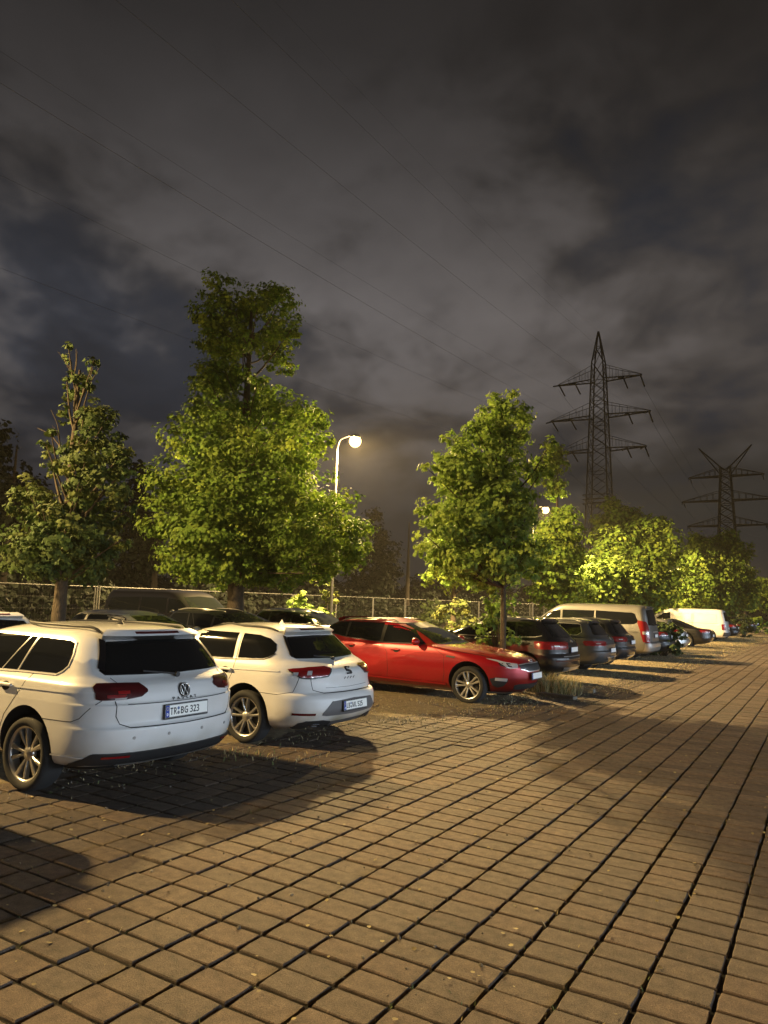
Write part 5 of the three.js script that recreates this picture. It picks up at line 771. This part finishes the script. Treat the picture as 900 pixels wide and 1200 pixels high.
lampPost('cool white street lamp far across the lane, level with the minibus', 78, 31.25, { color: COOL, cd: FAR_CD, glow: 3, side: -1 });
lampPost('cool white street lamp far across the lane, level with the black coupe', 73, 47.5, { color: COOL, cd: FAR_CD, glow: 3, side: -1 });
lampPost('cool white street lamp far across the lane, level with the white van', 77, 63.75, { color: COOL, cd: FAR_CD, glow: 3, side: -1 });
lampPost('cool white street lamp far across the lane, level with the end of the row', 73, 87.5, { color: COOL, cd: FAR_CD, glow: 3, side: -1 });

// ------------------------------------------------------------------ site fence: separate panels of tube and wire standing on concrete feet
{
  const zinc = std(.1, .1, .098, .5, { metalness: .6 }), wireM = std(.025, .025, .025, .5, { metalness: .5 }), conc = std(.25, .24, .22, .95);
  const proto = new THREE.Group(); const L = 3.42, Hh = 1.98, fr = [], wi = [];
  for (const z of [0, L]) fr.push(bar([0, .06, z], [0, Hh, z], .021, 8)); fr.push(bar([0, Hh, 0], [0, Hh, L], .016, 8), bar([0, .2, 0], [0, .2, L], .016, 8));
  part(proto, 'frame', merged(fr), zinc);
  for (let z = .11; z < L; z += .2) wi.push(bar([.004, .2, z], [.004, Hh, z], .0022, 4)); for (const y of [.55, .9, 1.25, 1.62]) wi.push(bar([-.004, y, 0], [-.004, y, L], .0028, 4));
  part(proto, 'wire_mesh', merged(wi), wireM, 'stuff'); part(proto, 'concrete_foot', new RoundedBoxGeometry(.68, .14, .22, 2, .03).translate(0, .01, -.03), conc);
  const R = rng(9);
  for (let k = 0; k < 20; k++) { const o = k ? proto.clone() : proto; o.name = numbered('site_fence_panel'); o.position.set(-21 + (R() - .5) * .05, 0, -(12.4 + k * 3.5)); o.rotation.y = Math.PI + (R() - .5) * .02; tag(o, 'galvanised site fence panel of thin wire mesh in the line behind the cars', 'fence panel', 'site fence panels in a row behind the parked cars'); scene.add(o); }
  for (const [X, Z] of [[-21, 8.9], [-21, 5.4]]) { const o = proto.clone(); o.name = numbered('site_fence_panel'); o.position.set(X, 0, -Z); o.rotation.y = Math.PI; tag(o, 'galvanised site fence panel of thin wire mesh in the line behind the cars', 'fence panel', 'site fence panels in a row behind the parked cars'); scene.add(o); }
}
// dark scrub and woodland beyond the fence, one mass
{
  const g = new THREE.Group(); g.name = 'woodland'; tag(g, 'dark scrub and distant woodland beyond the fence', 'woodland', null, 'stuff'); scene.add(g);
  const R = rng(400), blobs = []; for (let k = 0; k < 210; k++) { const Z = 6 + 74 * R(), X = -24.5 - 7 * R() * R() - (R() < .3 ? 6 : 0), r = .7 + .6 * R(); blobs.push([X, .6 + R() * R() * (2.4 + 1.2 * NZ.noise(Z * .12, 3, 1)), -Z, r]); }
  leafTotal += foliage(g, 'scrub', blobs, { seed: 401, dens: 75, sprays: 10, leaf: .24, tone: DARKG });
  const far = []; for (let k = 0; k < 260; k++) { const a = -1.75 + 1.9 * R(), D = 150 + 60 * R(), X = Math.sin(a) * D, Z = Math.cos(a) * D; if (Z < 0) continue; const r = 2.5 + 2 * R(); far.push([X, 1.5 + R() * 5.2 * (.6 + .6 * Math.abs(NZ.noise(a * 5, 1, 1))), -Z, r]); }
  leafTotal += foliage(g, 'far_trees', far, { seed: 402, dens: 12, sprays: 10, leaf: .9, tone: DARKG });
}

// ------------------------------------------------------------------ lattice pylons and conductors
const steel = std(.04, .04, .042, .6, { metalness: .3 });
function pylon(label, X, Z, o) {
  const t = thing('lattice_pylon', label, 'pylon', X, Z), Hn = o.H, w = (y) => pl(o.width, y), legs = [], br = [], arms = [], ins = [];
  const ys = o.levels;
  for (let k = 0; k < ys.length - 1; k++) {
    const a = w(ys[k]) / 2, b = w(ys[k + 1]) / 2, y0 = ys[k], y1 = ys[k + 1], C = [[-1, -1], [1, -1], [1, 1], [-1, 1]];
    for (let s = 0; s < 4; s++) { const p = C[s], q = C[(s + 1) % 4]; legs.push(bar([p[0] * a, y0, p[1] * a], [p[0] * b, y1, p[1] * b], o.leg, 4)); br.push(bar([p[0] * a, y0, p[1] * a], [q[0] * b, y1, q[1] * b], o.brace, 4), bar([q[0] * a, y0, q[1] * a], [p[0] * b, y1, p[1] * b], o.brace, 4)); if (k % 2 === 0) br.push(bar([p[0] * a, y0, p[1] * a], [q[0] * a, y0, q[1] * a], o.brace, 4)); }
  }
  part(t, 'tower_legs', merged(legs), steel); part(t, 'bracing', merged(br), steel);
  for (const [y, half, rise] of o.arms) {
    const a = w(y) / 2, g = [];
    for (const s of [-1, 1]) {
      for (const z of [-a, a]) { g.push(bar([s * a, y, z], [s * half, y, z * .06], o.leg * .95, 4), bar([s * a, y + rise, z], [s * half, y + .15, z * .06], o.brace * .9, 4)); }
      const n = 6; for (let k = 0; k < n; k++) { const x0 = lerp(a, half, k / n), x1 = lerp(a, half, (k + 1) / n), z0 = lerp(a, a * .06, k / n), z1 = lerp(a, a * .06, (k + 1) / n); g.push(bar([s * x0, y, -z0], [s * x1, y, z1], o.brace * .8, 4)); if (k && k < n - 1) for (const z of [-1, 1]) g.push(bar([s * x0, y, z * z0], [s * x0, lerp(y + rise, y, k / n), z * z0], o.brace * .7, 4)); }
      for (const f of o.hang) for (const d of [-1, 1]) { const x = s * lerp(a, half, f); ins.push(bar([x, y, 0], [x, y - 1.1, d * 3.4], .13, 6)); }
    }
    part(t, 'cross_arm', merged(g), steel);
  }
  part(t, 'insulators', merged(ins), steel, 'stuff');
  if (o.horns) part(t, 'earth_wire_peaks', merged([-1, 1].flatMap((s) => [bar([s * .4, Hn - 1, .5], [s * 7.3, Hn + 6.2, 0], o.leg, 4), bar([s * .9, Hn - 3, -.5], [s * 7.3, Hn + 6.2, 0], o.leg * .8, 4)])), steel);
  if (o.deck) part(t, 'climbing_guard', merged([[-1, -1, 1, -1], [1, -1, 1, 1], [1, 1, -1, 1], [-1, 1, -1, -1]].flatMap(([a, b, c, d]) => { const q = w(o.deck) / 2 + .5; return [0, .8, 1.6].map((y) => bar([a * q, o.deck + y, b * q], [c * q, o.deck + y, d * q], .07, 4)); })), steel);
  return t;
}
const lv = (list) => list;
pylon('tall lattice pylon with three cross arms above the trees, nearest of the two', -33.9, 129, { H: 52.5, width: [[0, 6.2], [18, 3.9], [43, 2.3], [46.5, 2.0], [52.5, .12]], levels: [0, 4.5, 8.5, 12, 15.2, 18.2, 21, 23.6, 26.1, 28.5, 30.8, 33, 35.1, 37.1, 39.1, 41, 43, 46.5, 49.5, 52.5], leg: .13, brace: .055, arms: [[43.2, 7.6, 2.6], [36.4, 9.0, 2.4], [30.2, 8.2, 2.4]], hang: [.96, .5], deck: 20.2 });
pylon('smaller distant lattice pylon with a forked top at the right edge', -24.3, 236, { H: 45.5, width: [[0, 8], [26, 4.4], [45.5, 2.6]], levels: [0, 5, 9.5, 13.5, 17, 20.2, 23.2, 26, 28.8, 31.4, 34, 36.4, 38.8, 41.2, 43.4, 45.5], leg: .22, brace: .1, arms: [[42.6, 10.4, 2.6], [35.2, 12.5, 2.8], [27.6, 11, 2.6]], hang: [.95], horns: true });
{
  const wireMat = std(.035, .035, .036, .6);
  const span = (X, y, Z0, Z1, y1, sag, r) => { const p = []; for (let k = 0; k <= 24; k++) { const t = k / 24; p.push(new THREE.Vector3(X, lerp(y, y1, t) - sag * 4 * t * (1 - t), -lerp(Z0, Z1, t))); } return new THREE.TubeGeometry(new THREE.CatmullRomCurve3(p), 48, r, 5); };
  const names = [[43.2, 7.4, 'top'], [36.4, 8.8, 'middle'], [30.2, 8.0, 'lowest']];
  for (const [y, x, nm] of names) for (const s of [-1, 1]) { const m = new THREE.Mesh(merged([span(-33.9 + s * x, y - 1.1, 129, -190, y - 1.1, 9, .008), span(-33.9 + s * x, y - 1.1, 129, 420, y - 1.1, 9, .022)]), wireMat); m.name = numbered('power_line'); m.castShadow = true; tag(m, `thin dark power line strung from the ${s < 0 ? 'left' : 'right'} end of the nearest pylon's ${nm} arm`, 'power line'); scene.add(m); }
  const m = new THREE.Mesh(span(-33.9, 52.4, 129, -190, 52.4, 7, .006), wireMat); m.name = numbered('power_line'); m.castShadow = true; tag(m, 'thin dark earth wire strung from the very tip of the nearest pylon', 'power line'); scene.add(m);
}
console.log('leaves', leafTotal);
renderer.render(scene, camera);
